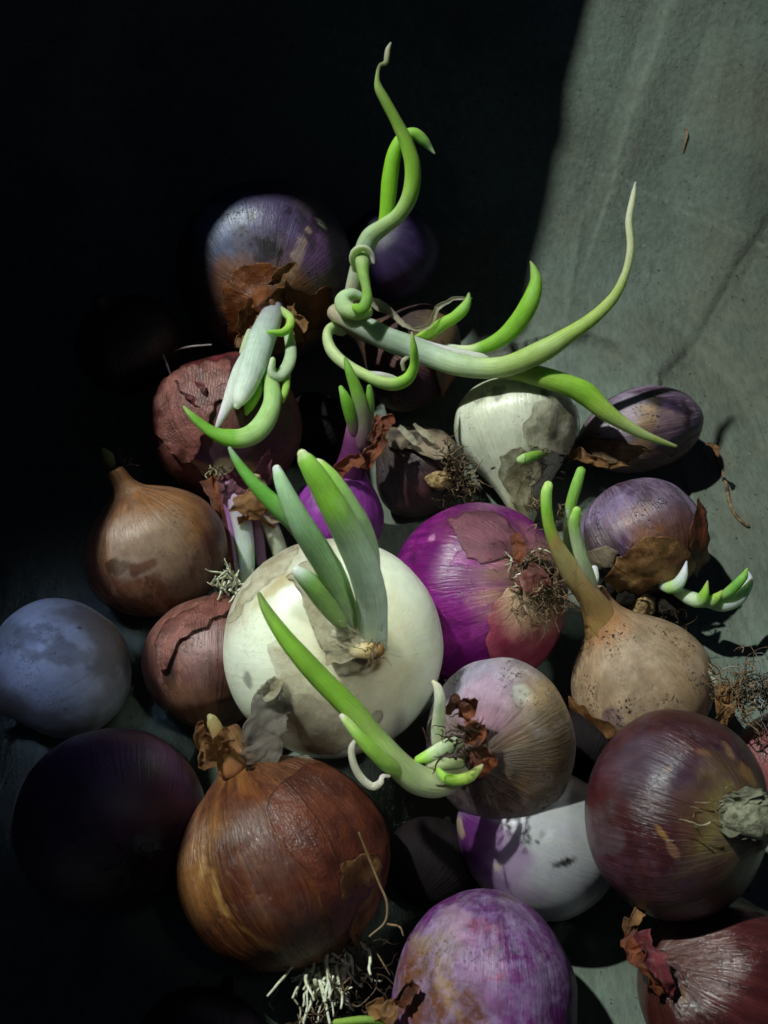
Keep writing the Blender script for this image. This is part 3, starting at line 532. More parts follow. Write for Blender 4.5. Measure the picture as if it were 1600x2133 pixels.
sprout(B, [(1200, 1170, 10, 1.2), (1184, 1130, 10, 1.5), (1184, 1090, 11, 1.8), (1190, 1050, 12, 2.0), (1200, 1014, 12, 2.1), (1210, 982, 10, 2.1)], [(0, '#a8b890'), (.45, '#a9bca0'), (.6, '#7aa24a'), (1, '#7aaa4a')], seed=3)
strands(B, pt(1118, 1055, 33.9), 16, .45, .03, ROOT_DRY, camvec((-.3, .4, .6)), name='neck_fibres', seed=4, spread=.7, disk=.12)
strands(B, pt(1168, 1070, 34.2), 14, .4, .025, ROOT_DRY, camvec((.3, .5, .6)), name='neck_fibres', seed=5, spread=.7, disk=.12)
husk(B, [(1195, 1440), (1240, 1480), (1275, 1500), (1285, 1520), (1240, 1540), (1200, 1500)], HUSK_TAN, lift=.03, curl=.2, seed=5)

# ---- dark red onion on the right, cut neck
m = skin_mat('dark_red_skin', '#47191b', '#3a1618', '#6e5a38', '#4c2224', .6, '#2a1420', .6, dirt=.25, rough=.30, vein=.45, bump=.45, tear=.25, under='#2c1218', chalk=('#5a4a5c', .3))
B = bulb('D', 'red_onion', 'dark red onion on the right showing its thick grey cut neck', 'onion', (1407, 1693), 29.9, 207, (.68, -.06, .73), FLAT, m, el=1.08, sc=(.97, 1.03, 1), lump=.02, seed=17, nu=220, nv=150,
         paint=[(1330, 1600, 80, '#4c4050', .55, .8, .6), (1390, 1610, 55, '#301e38', .5, .7, .6), (1545, 1595, 18, '#94703f', .7, 1.1, .4, (-55, 2.4)), (1520, 1570, 8, '#94703f', .7, 1., .4), (1462, 1566, 9, '#8a5530', .7, 1., .4, (-20, 2)), (1375, 1730, 6, '#9a7240', .7, .7, .4, (-50, 4)), (1402, 1772, 6, '#8a6548', .6, .8, .4, (-60, 4)), (1500, 1655, 50, '#74623c', .5, .7, .7, (60, 2)),
                (1480, 1820, 18, '#55301f', .6, .9, .4), (1240, 1700, 50, '#4d1519', .5, .5, .6, (80, 3)), (1258, 1740, 30, '#5a5054', .5, 1.1, .5, (70, 2.4)), (1515, 1708, 52, '#7d6e42', .7, .6, .6), (1395, 1602, 6, '#8a6a4a', .7)])
sprout(B, [(1492, 1704, 28, 1.9), (1515, 1704, 33, 2.2), (1545, 1704, 38, 2.45), (1575, 1704, 44, 2.6), (1590, 1704, 36, 2.65)], name='neck', mat=WOOD, lump=.22, seed=3, nu=56)
for k in range(13):
    a = k / 13 * 6.28 + .3; dx, dy = math.cos(a), math.sin(a)
    ribbon(B, [(1500 + 8 * dx, 1704 + 26 * dy, 9, 2.2 + .35 * dx * .2), (1540 + 10 * dx, 1704 + 36 * dy, 13, 2.65), (1584 + 12 * dx, 1704 + 43 * dy + 6 * math.sin(k * 2.), 8, 2.8 + .12 * math.sin(k * 3.1))], HUSK_NECK, seed=170 + k, curl=.5, crink=.10, rag=.3)
strands(B, pt(1478, 1708, 29.9 - 2.2), 30, .5, .018, ROOT_PALE, camvec((-.9, 0, .5)), name='neck_fibres', seed=4, spread=.35, disk=.35, wig=.15)

# ---- small pale purple onion with sideways shoots
m = skin_mat('pale_purple_skin', '#4a3826', '#9a8a92', '#744a26', '#b8acb2', .6, '#846a78', .5, dirt=1., rough=.36, vein=.6, bump=.7, veincol='#6a4a58', chalk=('#c0b6c0', .15))
B = bulb('M', 'onion', 'pale mauve and tan striped onion with shoots bending left from its brown neck', 'onion', (1043, 1545), 32.0, 163, (-.50, -.10, .86), GLOBE, m, el=.92, sc=(.97, 1.08, 1), lump=.02, seed=19, nu=200, nv=140,
         paint=[(1150, 1560, 90, '#a58a52', .75, .5, .4, (80, 1.6)), (1010, 1540, 70, '#7c4a24', .75, .7, .4), (980, 1590, 70, '#3a1c10', .7, .7, .4), (1040, 1655, 130, '#3e3024', .85, .5, .5, (10, 1.5)), (1130, 1620, 70, '#5c452a', .7, .7, .5, (60, 1.5)), (1160, 1500, 55, '#2c2a20', .5, 1.2, .5, (20, 2)), (1150, 1580, 40, '#2a241a', .4, 1.2, .5, (10, 2)), (985, 1410, 70, '#8a86a6', .55, .4, .4), (1010, 1460, 60, '#a47a94', .6, .5, .4), (1090, 1440, 18, '#c3c8bb', .45, 1.1, .5), (1110, 1450, 10, '#a89066', .7)])  # dark underside and bluish upper left are shade put into the colour
for k, q in enumerate([[(955, 1500, 12, 2.0), (975, 1480, 20, 2.4), (985, 1465, 8, 2.6)], [(960, 1540, 20, 2.2), (990, 1530, 26, 2.6), (1010, 1525, 10, 2.6)], [(985, 1560, 20, 2.2), (1000, 1590, 22, 2.5), (1005, 1620, 8, 2.3)], [(940, 1490, 10, 1.9), (935, 1470, 16, 2.3), (948, 1455, 6, 2.4)]]):
    ribbon(B, q, HUSK_BROWN, seed=50 + k, curl=.6, crink=.12, rag=.35)
strands(B, pt(965, 1545, 30.9 - 2.3), 40, .6, .03, ROOT_DARK, camvec((-.5, .3, .7)), name='neck_fibres', seed=14, spread=.7, disk=.3)
LG = [(0, '#a5a884'), (.25, '#a4b184'), (.45, '#92b05a'), (.6, '#80ac3a'), (.85, '#7aa83a'), (.95, '#7c9a4a'), (1, '#6d7a4c')]
sprout(B, [(970, 1600, 20, 1.9), (935, 1625, 27, 2.5), (900, 1632, 32, 2.9), (860, 1618, 34, 3.2), (820, 1582, 31, 3.5), (782, 1538, 27, 3.7), (748, 1494, 27, 3.9), (710, 1456, 27, 4.1), (670, 1416, 26, 4.3), (629, 1371, 24, 4.5), (588, 1320, 19, 4.6), (557, 1272, 13, 4.6), (540, 1238, 6, 4.6)], LG, seed=1, nu=22)
sprout(B, [(832, 1606, 18, 3.6), (800, 1586, 17, 3.95), (768, 1556, 15, 4.2), (740, 1524, 12, 4.3), (720, 1500, 9, 4.3), (712, 1492, 6, 4.3)], [(0, '#93b35c'), (.5, '#8cb84a'), (.85, '#a9c87c'), (1, '#d3dfb4')], seed=2)
sprout(B, [(742, 1540, 4, 4.2), (732, 1560, 7, 4.2), (738, 1595, 8, 4.1), (755, 1623, 9, 4.0), (776, 1638, 9, 4.0), (792, 1630, 7, 4.1), (797, 1617, 5, 4.0), (810, 1616, 4, 3.9)], [(0, '#c9cfa4'), (1, '#d6dab8')], seed=3, flat=.5)
sprout(B, [(913, 1548, 14, 2.2), (913, 1520, 15, 2.4), (915, 1485, 13, 2.8), (916, 1455, 12, 3.1), (911, 1432, 9, 3.2), (903, 1421, 5, 3.2)], [(0, '#b9c3a2'), (.6, '#cdd6c0'), (1, '#cfd0a2')], seed=4)
sprout(B, [(952, 1545, 15, 2.3), (925, 1558, 16, 2.7), (898, 1572, 14, 2.9), (872, 1582, 9, 3.0)], [(0, '#a9b694'), (.6, '#b6c6a4'), (.85, '#8fba4c'), (1, '#86b63c')], seed=5)
sprout(B, [(960, 1590, 9, 2.6), (925, 1590, 12, 2.9), (895, 1592, 9, 2.9)], [(0, '#9aa57c'), (1, '#aab68c')], seed=6)
sprout(B, [(914, 1604, 6, 3.3), (928, 1620, 11, 3.4), (952, 1625, 12, 3.3), (978, 1618, 12, 3.2), (996, 1603, 8, 3.0), (1004, 1595, 4, 2.9)], [(0, '#7fae3e'), (.5, '#9dbb52'), (1, '#bcc08a')], seed=7)

# ---- white and purple onion beneath it
m = skin_mat('white_purple_skin', '#9c9ea0', '#a4a6a6', '#55205e', '#a09cac', .4, None, dirt=.1, rough=.28, vein=.15, bump=.15, sss=.25, veincol='#9a8ca4', mott=.1, tear=0)
B = bulb('Q', 'onion', 'smooth white onion turning purple at its pointed end, lying under the mauve onion', 'onion', (1132, 1758), 32.4, 152, (-.82, .34, .25), DROP, m, el=1.12, lump=.02, seed=23,
         paint=[(1040, 1800, 60, '#86628e', .6, .9, .5), (985, 1770, 62, '#4d1458', .9, .6, .35), (1020, 1830, 30, '#5a2066', .7, .9, .4), (1035, 1805, 12, '#b5ac8c', .7, .5), (1060, 1830, 60, '#8a7492', .4, .8, .5), (1175, 1797, 7, '#15100d', .95, .6, .3, (15, 3)), (1120, 1755, 4, '#15100d', .9), (955, 1720, 18, '#a9977a', .7, .5), (1290, 1790, 50, '#6c5470', .5, .6, .5)])

# ---- violet onion at the bottom edge
m = skin_mat('violet_skin', '#4a1a4c', '#5c1c62', '#6a4a3a', '#7c3284', .35, '#9a8ca2', .5, dirt=.35, rough=.42, vein=.1, bump=.4, tear=.3, under='#8f7f98', mott=.6, chalk=('#9a86b2', .5))
B = bulb('L', 'red_onion', 'oblong violet onion at the bottom edge, mottled with whitish bloom', 'onion', (1008, 2108), 29.4, 194, (-.06, -.96, .22), OVALR, m, el=1.26, lump=.05, ridge=.012, seed=29, nu=200, nv=160,
         paint=[(1010, 1890, 50, '#4f175a', .75, .8, .5), (940, 1915, 34, '#a98aa0', .7, 1., .4), (1000, 1935, 30, '#90505c', .5, 1., .5), (990, 2050, 60, '#9c6c9c', .6, .6, .4), (1032, 2036, 8, '#8c1a4c', .8, .7, .3, (15, 3)), (1012, 1982, 7, '#8c1a40', .7, .9), (1080, 2100, 60, '#6a2f6c', .6, .8, .5),
                (905, 2000, 60, '#857252', .8, .7, .5), (875, 2060, 84, '#6d4220', .96, .5, .3), (925, 2115, 84, '#643a1a', .96, .5, .3), (930, 2070, 20, '#a08258', .7, .9, .5, (-60, 3)), (890, 2050, 14, '#4a2a14', .7, .9, .5, (-70, 4)), (1060, 1870, 20, '#6a5a4c', .6, 1.)])
for k, q in enumerate([[(835, 2085, 10, 1.4), (815, 2105, 20, 1.6), (790, 2125, 16, 1.5)], [(860, 2060, 8, 1.7), (835, 2080, 14, 1.7), (822, 2105, 8, 1.6)], [(800, 2100, 8, 1.4), (782, 2112, 14, 1.5), (772, 2130, 8, 1.4)]]):
    ribbon(B, q, [HUSK_TAN, HUSK_BROWN, HUSK_TAN][k], seed=60 + k, curl=.45, crink=.12, rag=.4)
sprout(B, [(700, 2130, 7, 1.2), (760, 2124, 8, 1.4), (800, 2128, 6, 1.4)], [(0, '#7a9a3c'), (1, '#6a8a34')], name='sprout', seed=9)

# ---- glossy red onion bottom right
m = skin_mat('glossy_red_skin', '#3f1614', '#401a1c', '#5a3426', '#5e2c2a', .6, '#281216', .5, dirt=.2, rough=.14, vein=.5, bump=.5, tear=.3, spec=.8)
B = bulb('R9', 'red_onion', 'shiny wine red onion in the bottom right corner with a frayed husk edge', 'onion', (1512, 2052), 29.7, 190, (-.88, .36, .25), GLOBE, m, el=1.0, sc=(1, .95, 1), lump=.03, ridge=.03, seed=31, nu=200, nv=140,
         paint=[(1420, 2072, 14, '#8d6a52', .8, .5), (1350, 1950, 30, '#5a3a24', .7, .6), (1470, 1940, 70, '#6a4440', .4, .6, .5), (1400, 2090, 60, '#331a18', .5, .7, .5)])  # the faint lighter patch near the top is a painted highlight
for k, q in enumerate([[(1330, 1905, 10, .5), (1312, 1950, 22, 1.0), (1318, 1990, 26, 1.2), (1345, 2030, 22, 1.4), (1375, 2080, 10, 1.4)], [(1322, 1925, 12, .9), (1305, 1975, 12, 1.1), (1300, 1990, 5, 1.1)], [(1340, 1940, 14, 1.2), (1352, 1990, 22, 1.5), (1380, 2040, 14, 1.7), (1400, 2085, 6, 1.6)], [(1335, 1890, 8, .6), (1322, 1910, 12, .9), (1310, 1940, 6, 1.0)]]):
    ribbon(B, q, [HUSK_BROWN, HUSK_TAN, HUSK_RED, HUSK_TAN][k], seed=66 + k, curl=.5, crink=.10, rag=.45)

# ---- reddish onion cut by the right edge
m = skin_mat('rose_skin', '#7a4a48', '#7c3f44', '#6a3030', '#a06a68', .5, None, dirt=.2, rough=.26, vein=.3, bump=.4)
B = bulb('X', 'onion', 'rosy onion cut off by the right edge with a tangle of grey roots', 'onion', (1636, 1580), 34.9, 108, (.45, -.7, -.2), GLOBE, m, lump=.03, seed=37)
rp = pt(1550, 1440, 33.9)
strands(B, rp, 110, 1.3, .028, ROOT_DRY, camvec((-.1, .5, .7)), seed=5, spread=.8, wig=.8, disk=.35)
strands(B, rp + CR * .4, 50, 1.4, .03, plain_mat('root_grey', '#8a8c88', '#3c3c3a', .8), camvec((.4, .5, .6)), seed=6, spread=.6, wig=.6, disk=.3)
ribbon(B, [(1495, 1425, 12, 1.0), (1510, 1455, 22, 1.2), (1505, 1490, 20, 1.0), (1500, 1510, 8, .8)], HUSK_TAN, seed=71, curl=.4, crink=.1)
for k, q in enumerate([[(1478, 1400, 3, .6), (1490, 1420, 6, .8), (1500, 1440, 3, .8)], [(1500, 1395, 1.6, .4), (1530, 1388, 1.6, .6), (1540, 1400, 1.6, .6), (1535, 1415, 1.2, .6)]]):
    sprout(B, q, [(0, '#8d8a7c'), (1, '#6a6254')], name='root_thread', nu=6, seed=80 + k)

# ---- the dark left side
m = skin_mat('black_purple_skin', '#5a4636', '#4e3046', '#4a2028', '#5c3850', .5, '#34203a', .5, dirt=.2, rough=.34, vein=.3, bump=.3)
B = bulb('K', 'red_onion', 'very dark purple onion in the shade at the lower left', 'onion', (232, 1712), 32.4, 196, (-.30, .42, -.80), GLOBE, m, lump=.02, seed=41,
         paint=[(302, 1757, 26, '#7a8a8c', .8, .7, .4), (240, 1600, 110, '#544078', .6, .8, .6, (20, 2)), (330, 1660, 70, '#40181e', .6, .6, .5, (75, 2))])
strands(B, hit(B, 285, 1800)[0], 60, .9, .025, ROOT_DARK, camvec((.2, -.4, .9)), seed=3, spread=.8, wig=.6, disk=.35)
m = skin_mat('chalk_skin', '#bab6a4', '#bcc2ce', '#8d8168', '#dadde2', .5, None, dirt=.25, rough=.42, vein=.35, bump=.2, sss=.2, veincol='#94928c', mott=.2, tear=0)
B = bulb('Bl', 'white_onion', 'bluish white onion in the shade at the left edge', 'onion', (130, 1388), 36.4, 152, (-.75, -.5, .30), GLOBE, m, sc=(1.02, .97, 1), lump=.02, seed=43,
         paint=[(90, 1340, 3, '#2a241c', .7), (230, 1330, 60, '#5a4630', .65, .8, .5, (-50, 2)), (60, 1500, 60, '#5c4a34', .7, .6, .5, (10, 2)), (200, 1270, 40, '#5d5a44', .6, .8, .5, (-30, 2)), (165, 1308, 5, '#17120e', .9), (95, 1345, 26, '#514a48', .5, 1.0, .3, (-25, 6)), (10, 1320, 40, '#55624a', .5, .7, .5)])
m = skin_mat('copper_tan_skin', '#5a281a', '#6b3c26', '#95622c', '#8f705a', .7, '#6a4434', .35, dirt=.3, rough=.36, vein=.4, bump=.5)
B = bulb('Br', 'brown_onion', 'half lit copper brown onion on the left with a pinched dark neck', 'onion', (326, 1152), 39.1, 149, (-.36, .90, .22), NECKED, m, el=1.0, lump=.04, ridge=.012, seed=47, nu=180, nv=140,
         paint=[(265, 1120, 70, '#a89890', .65, .7, .4), (330, 1090, 90, '#9a6c38', .45, .6, .5), (250, 1182, 16, '#3a2418', .8, .9, .3, (5, 3)), (350, 1180, 60, '#8a7a68', .5, .8, .5, (-60, 2)), (340, 1290, 90, '#5a241a', .6, .5, .5), (290, 1180, 10, '#5a2a1c', .7, .8, .3, (10, 3))])
strands(B, pt(245, 968, 38.9), 26, .6, .03, ROOT_DARK, camvec((0, .7, .5)), name='neck_fibres', seed=3, spread=.7, disk=.18)
sprout(B, [(232, 972, 10, .5), (224, 950, 12, .6), (215, 936, 5, .7)], [(0, '#5a5a34'), (1, '#5d6a34')], seed=4)
m = skin_mat('reddish_brown_skin', '#5a3c30', '#7c4c42', '#6a4632', '#9a7064', .55, '#6a4a48', .4, dirt=.45, rough=.32, vein=.3, bump=.5)
B = bulb('Rb', 'brown_onion', 'reddish brown onion tucked behind the left side of the white onion', 'onion', (440, 1375), 36.7, 138, (.05, -.93, .30), GLOBE, m, el=1.1, lump=.03, seed=53,
         paint=[(360, 1400, 16, '#2c201c', .8, .7, .3, (80, 2)), (430, 1350, 60, '#94787c', .5, .6, .5), (450, 1400, 30, '#33261f', .4, 1.1, .5), (400, 1480, 60, '#8a6448', .5, .7, .5)])
husk(B, [(322, 1345), (345, 1300), (400, 1270), (470, 1230), (500, 1260), (440, 1300), (380, 1340), (345, 1400)], HUSK_PINK, lift=.03, curl=.14, seed=6)
strands(B, pt(478, 1215, 36.2), 30, .8, .05, ROOT_WHITE, camvec((-.4, .5, .7)), seed=3, spread=.5, wig=.2, disk=.22, nu=6)
for k, q in enumerate([[(440, 1540, 18, 1.6), (435, 1580, 22, 1.8), (440, 1610, 10, 1.9)], [(460, 1560, 20, 1.6), (475, 1590, 18, 1.9), (478, 1610, 8, 1.9)]]):
    ribbon(B, q, HUSK_TAN, seed=90 + k, curl=.5, crink=.10, rag=.3)

# ---- pink peeling onion
m = skin_mat('pink_skin', '#6a4436', '#8a4c4a', '#b39a74', '#a06860', .5, '#744440', .4, dirt=.6, rough=.42, vein=.25, bump=.5)
B = bulb('Pk', 'red_onion', 'pink brown onion with torn peeling skin, purple stems pushing down from its neck', 'onion', (472, 890), 42.4, 158, (.16, -.80, .58), GLOBE, m, lump=.03, seed=59, nu=190, nv=140,
         paint=[(470, 960, 44, '#4a1a5e', .9, .5, .25), (420, 940, 30, '#4a1a5e', .9, .5, .25), (520, 900, 80, '#3f2a22', .75, .7, .4), (590, 870, 70, '#3a2620', .7, .7, .5), (480, 1000, 36, '#b5a480', .85, .4, .3), (450, 870, 30, '#5a4638', .6, .9, .5)])
husk(B, [(318, 880), (340, 800), (400, 770), (480, 760), (470, 830), (440, 870), (425, 920), (400, 960), (360, 930)], HUSK_PINK, lift=.06, curl=.22, seed=3, jit=9)
husk(B, [(325, 930), (370, 910), (400, 960), (440, 1010), (470, 1070), (430, 1050), (370, 1000), (335, 970)], HUSK_PINK, lift=.07, curl=.25, seed=5, jit=7)
husk(B, [(372, 765), (430, 742), (497, 742), (490, 790), (450, 815), (420, 830), (400, 790)], HUSK_RED, lift=.05, curl=.2, seed=8)
ribbon(B, [(378, 790, 14, 2.1), (402, 822, 22, 2.7), (424, 848, 12, 2.8)], HUSK_RED, seed=9, curl=.6, crink=.08)
ribbon(B, [(430, 1000, 16, 1.9), (458, 1050, 16, 2.1), (470, 1110, 12, 2.0), (480, 1160, 10, 2.0), (492, 1190, 5, 1.9)], HUSK_BROWN, seed=12, curl=.5, crink=.1, rag=.3)
PS = [(0, '#7a4a80'), (.25, '#a08ca4'), (.6, '#b6c4bc'), (1, '#b9cfa8')]
sprout(B, [(486, 1010, 30, 1.8), (494, 1040, 27, 2.2), (504, 1085, 21, 2.4), (510, 1130, 19, 2.4), (513, 1180, 17, 2.3), (512, 1225, 14, 2.0)], PS, name='sprout', seed=1, flat=.8)
sprout(B, [(530, 1010, 24, 1.8), (548, 1045, 20, 2.0), (562, 1090, 17, 2.0), (580, 1140, 17, 1.8), (590, 1180, 15, 1.5)], [(0, '#9a8a70'), (.5, '#b3b6a0'), (1, '#c2c8b4')], seed=2)
sprout(B, [(470, 1040, 8, 2.1), (480, 1080, 8, 2.2), (490, 1140, 8, 2.1), (498, 1210, 7, 2.0)], [(0, '#7a3a80'), (.5, '#9a6ca0'), (1, '#b6b0b0')], seed=3, flat=.5)
sprout(B, [(530, 1060, 9, 1.9), (538, 1110, 11, 1.9), (545, 1170, 11, 1.6)], [(0, '#7a4a6a'), (1, '#8a6a84')], seed=4)
for k, q in enumerate([[(455, 1000, 10, 2.0), (490, 1010, 26, 2.5), (525, 1000, 14, 2.4)], [(500, 1030, 14, 2.7), (520, 1060, 26, 2.9), (530, 1085, 12, 2.7)], [(540, 1040, 12, 2.4), (560, 1062, 20, 2.6), (590, 1090, 6, 2.5)], [(488, 1090, 6, 2.8), (520, 1088, 8, 2.9), (545, 1080, 6, 2.7), (570, 1100, 5, 2.5)], [(545, 1010, 8, 2.0), (553, 975, 18, 2.3), (558, 940, 3, 2.5)], [(470, 1010, 14, 2.5), (478, 1040, 18, 2.6), (482, 1060, 8, 2.5)]]):
    ribbon(B, q, [HUSK_MAUVE, HUSK_TAN, HUSK_DIRTY, HUSK_TAN, HUSK_MAUVE, HUSK_MAUVE][k], seed=100 + k, curl=.6, crink=.12, rag=.4)
strands(B, pt(455, 985, 40.2), 12, .5, .04, ROOT_PALE, camvec((-.3, .6, .8)), name='neck_fibres', seed=7, spread=.5, disk=.15)
for k, q in enumerate([[(340, 740, 2, .8), (348, 760, 2.4, 1.0), (356, 782, 1.6, 1.)], [(365, 730, 1, .4), (395, 722, 1.8, .6), (440, 718, 1.4, .7)]]):
    sprout(B, q, [(0, '#a9a89a'), (1, '#8d8a7c')], name='root_thread', nu=6, seed=110 + k)

# ---- large shaded onion at the back with hanging white shoots
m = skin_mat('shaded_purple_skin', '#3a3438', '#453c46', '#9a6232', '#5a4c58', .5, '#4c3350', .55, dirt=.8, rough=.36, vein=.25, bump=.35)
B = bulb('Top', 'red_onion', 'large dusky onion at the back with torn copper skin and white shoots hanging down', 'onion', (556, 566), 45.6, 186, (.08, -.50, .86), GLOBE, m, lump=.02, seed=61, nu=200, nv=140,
         paint=[(490, 490, 75, '#66759a', .75, .7, .5), (645, 515, 55, '#74507f', .8, .6, .3), (590, 470, 50, '#5d5478', .6, .8, .4), (530, 640, 95, '#94603c', .85, .5, .25), (610, 660, 80, '#7a4a22', .8, .5, .35), (540, 540, 60, '#5a4a50', .6, .7, .4), (670, 585, 36, '#6a6450', .75, .7, .3), (560, 510, 20, '#15120f', .7, 1.), (580, 420, 50, '#40305c', .5, .7, .5), (650, 470, 30, '#14100e', .6, .9), (420, 600, 70, '#2a2422', .5, .6, .5), (520, 450, 14, '#14100e', .7, 1.2), (600, 440, 12, '#14100e', .7, 1.2), (560, 530, 26, '#1a1512', .6, 1.3, .4), (620, 540, 10, '#c0a890', .5, 1., .3, (70, 5)), (668, 464, 9, '#b8b4a4', .9, .5, .3, (-30, 2))])  # blue-grey patch at upper left is sky sheen put into the colour
husk(B, [(478, 560), (530, 545), (580, 560), (580, 600), (560, 640), (520, 690), (500, 730), (470, 660), (460, 610)], husk_mat('husk_orange', '#9a5c34', '#6d3a1c', .95, .3, .3, .3, .5), lift=.05, curl=.25, seed=3, crinkle=.07, label='torn copper skin at the neck')
husk(B, [(585, 590), (640, 610), (690, 600), (700, 670), (650, 690), (605, 720), (600, 650)], husk_mat('husk_amber', '#7c4818', '#4c2a10', .95, .35, .3, .3, .5), lift=.05, curl=.25, seed=4)
for k, q in enumerate([[(540, 640, 20, 3.3), (520, 680, 28, 3.7), (503, 730, 12, 4.0)], [(555, 610, 10, 3.3), (580, 585, 12, 3.5), (610, 555, 6, 3.4)], [(600, 640, 10, 3.5), (612, 680, 20, 3.6), (618, 720, 8, 3.7)]]):
    ribbon(B, q, HUSK_TAN, seed=120 + k, curl=.5, crink=.12, rag=.35)
sprout(B, [(572, 632, 16, 3.0), (566, 655, 23, 3.7), (548, 700, 28, 4.6), (530, 755, 28, 5.6), (512, 805, 23, 6.4), (500, 832, 15, 6.8), (494, 845, 8, 6.9)], [(0, '#8a8088'), (.2, '#96989c'), (.4, '#b4c4bc'), (.8, '#ccd8cc'), (1, '#b6c4b0')], seed=1, nu=22)
sprout(B, [(536, 720, 20, 4.4), (508, 770, 22, 5.4), (488, 815, 18, 6.2), (470, 850, 11, 6.8), (456, 880, 6, 7.0), (450, 894, 3, 7.0)], [(0, '#b3c2b4'), (.5, '#ccd4cc'), (1, '#d2d8d2')], seed=2, flat=.6)
sprout(B, [(600, 690, 10, 4.0), (606, 730, 12, 4.7), (600, 760, 14, 5.4), (580, 785, 14, 5.8), (566, 775, 12, 5.9), (568, 752, 9, 5.9)], [(0, '#9ab08c'), (.5, '#a8ba9c'), (1, '#b2c2a8')], seed=3, flat=.7)
sprout(B, [(562, 770, 14, 5.4), (566, 805, 17, 5.9), (567, 838, 19, 6.3), (555, 872, 22, 6.6), (533, 900, 23, 6.8), (505, 913, 22, 7.0), (474, 912, 20, 7.1), (446, 902, 14, 7.2), (420, 884, 11, 7.2), (398, 864, 8, 7.2), (384, 848, 3, 7.2)], [(0, '#8fae6a'), (.25, '#9cbc7c'), (.5, '#98bb70'), (.58, '#76ac3a'), (.8, '#6aa234'), (1, '#8ab25a')], seed=4, nu=20)
sprout(B, [(545, 785, 7, 5.6), (535, 815, 12, 6.0), (520, 845, 11, 6.3), (514, 860, 5, 6.3)], [(0, '#7aae34'), (1, '#88b840')], seed=5)
sprout(B, [(584, 645, 8, 3.5), (604, 662, 9, 4.0), (602, 682, 11, 4.6), (588, 693, 10, 5.0), (570, 692, 7, 5.1), (556, 691, 2, 5.1)], [(0, '#a0ba7c'), (.4, '#96bd50'), (1, '#7db238')], seed=6)
sprout(B, [(598, 775, 8, 5.4), (596, 805, 8, 5.8), (592, 822, 7, 6.0), (589, 836, 4, 6.0)], [(0, '#8fb254'), (1, '#8cbc48')], seed=7)
sprout(B, [(520, 690, 6, 3.9), (514, 712, 9, 4.2), (506, 735, 8, 4.5)], [(0, '#a9bd9c'), (1, '#9db08c')], seed=8)

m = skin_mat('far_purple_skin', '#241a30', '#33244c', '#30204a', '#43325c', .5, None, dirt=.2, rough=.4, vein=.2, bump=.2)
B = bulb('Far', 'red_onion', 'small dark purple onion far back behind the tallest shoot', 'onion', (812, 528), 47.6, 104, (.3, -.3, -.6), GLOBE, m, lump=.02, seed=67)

# ---- dirty onion from which the longest shoots grow
m = skin_mat('dirty_brown_skin', '#3d2c20', '#4c2c30', '#6a5234', '#6a4430', .6, '#3c1c3c', .6, dirt=.9, rough=.6, vein=.3, bump=.7)
B = bulb('S18', 'brown_onion', 'dirty brown and purple onion whose long green shoots sweep up and right', 'onion', (866, 748), 45.4, 116, (-.86, .42, .20), TEAR, m, el=.85, lump=.04, seed=71,
         paint=[(930, 680, 60, '#7a6444', .75, .7, .4), (940, 790, 50, '#6d4a28', .75, .7, .4), (880, 820, 50, '#401838', .8, .6, .4), (850, 660, 40, '#2c2418', .7, .9, .4)])
husk(B, [(905, 740), (960, 735), (980, 790), (945, 830), (910, 815)], HUSK_BROWN, lift=.04, curl=.2, seed=3)
sprout(B, [(800, 705, 20, .9), (752, 690, 19, 1.9), (716, 668, 18, 2.4), (700, 655, 17, 2.9)], [(0, '#8a7a5c'), (1, '#a89c84')], name='neck', seed=11)
HS = [(0, '#a9a088'), (.08, '#a39a84'), (.14, '#9fae9c'), (.24, '#a2b4a0'), (.4, '#a9bd80'), (.55, '#95ad54'), (.68, '#9aac5c'), (.8, '#b2bd8a'), (1, '#c6cdb4')]
sprout(B, [(697, 650, 17, 2.90), (722, 662, 20, 3.40), (762, 682, 22, 3.70), (806, 706, 24, 3.67), (854, 724, 25, 3.59), (904, 743, 24, 3.80), (955, 760, 23, 4.20), (1010, 767, 22, 4.50), (1064, 760, 22, 4.80), (1131, 731, 23, 5.10), (1190, 694, 17, 5.30), (1239, 660, 14, 5.50), (1279, 618, 11, 5.60), (1303, 570, 8.5, 5.70), (1314, 514, 8, 5.80), (1310, 462, 7.5, 5.80), (1318, 411, 6, 5.80), (1323, 381, 2, 5.80)], HS, seed=1, nu=24, label='longest shoot, sweeping right to a pale thread-like tip')
sprout(B, [(975, 768, 12, 3.70), (1020, 768, 18, 4.00), (1070, 772, 20, 4.30), (1131, 786, 22, 4.50), (1188, 804, 22, 4.60), (1222, 822, 24, 4.60), (1258, 855, 19, 4.60), (1296, 881, 14, 4.50), (1337, 903, 10, 4.40), (1375, 918, 7, 4.30), (1408, 929, 3, 4.20)], [(0, '#a2ba74'), (.3, '#8fb648'), (.5, '#80ad36'), (.6, '#9cb854'), (.75, '#a8b87a'), (.9, '#8d9c5c'), (1, '#98a070')], seed=2, nu=20)
sprout(B, [(930, 722, 7, 3.40), (960, 728, 9, 3.60), (992, 728, 12, 3.80), (1037, 710, 16, 4.20), (1074, 678, 20, 4.50), (1102, 634, 20, 4.80), (1116, 590, 14, 4.90), (1112, 562, 8, 4.90), (1105, 545, 2, 4.90)], [(0, '#c9d6bc'), (.2, '#b6cc94'), (.3, '#7ba834'), (.7, '#7fb03a'), (1, '#8cab5a')], seed=3, nu=20)
sprout(B, [(868, 706, 8, 3.12), (896, 694, 13, 3.60), (923, 674, 13, 3.90), (945, 662, 12, 4.10), (964, 645, 12, 4.20), (974, 628, 8, 4.20), (977, 612, 3, 4.20)], [(0, '#9abf52'), (.5, '#84b43c'), (1, '#84ad5c')], seed=4)
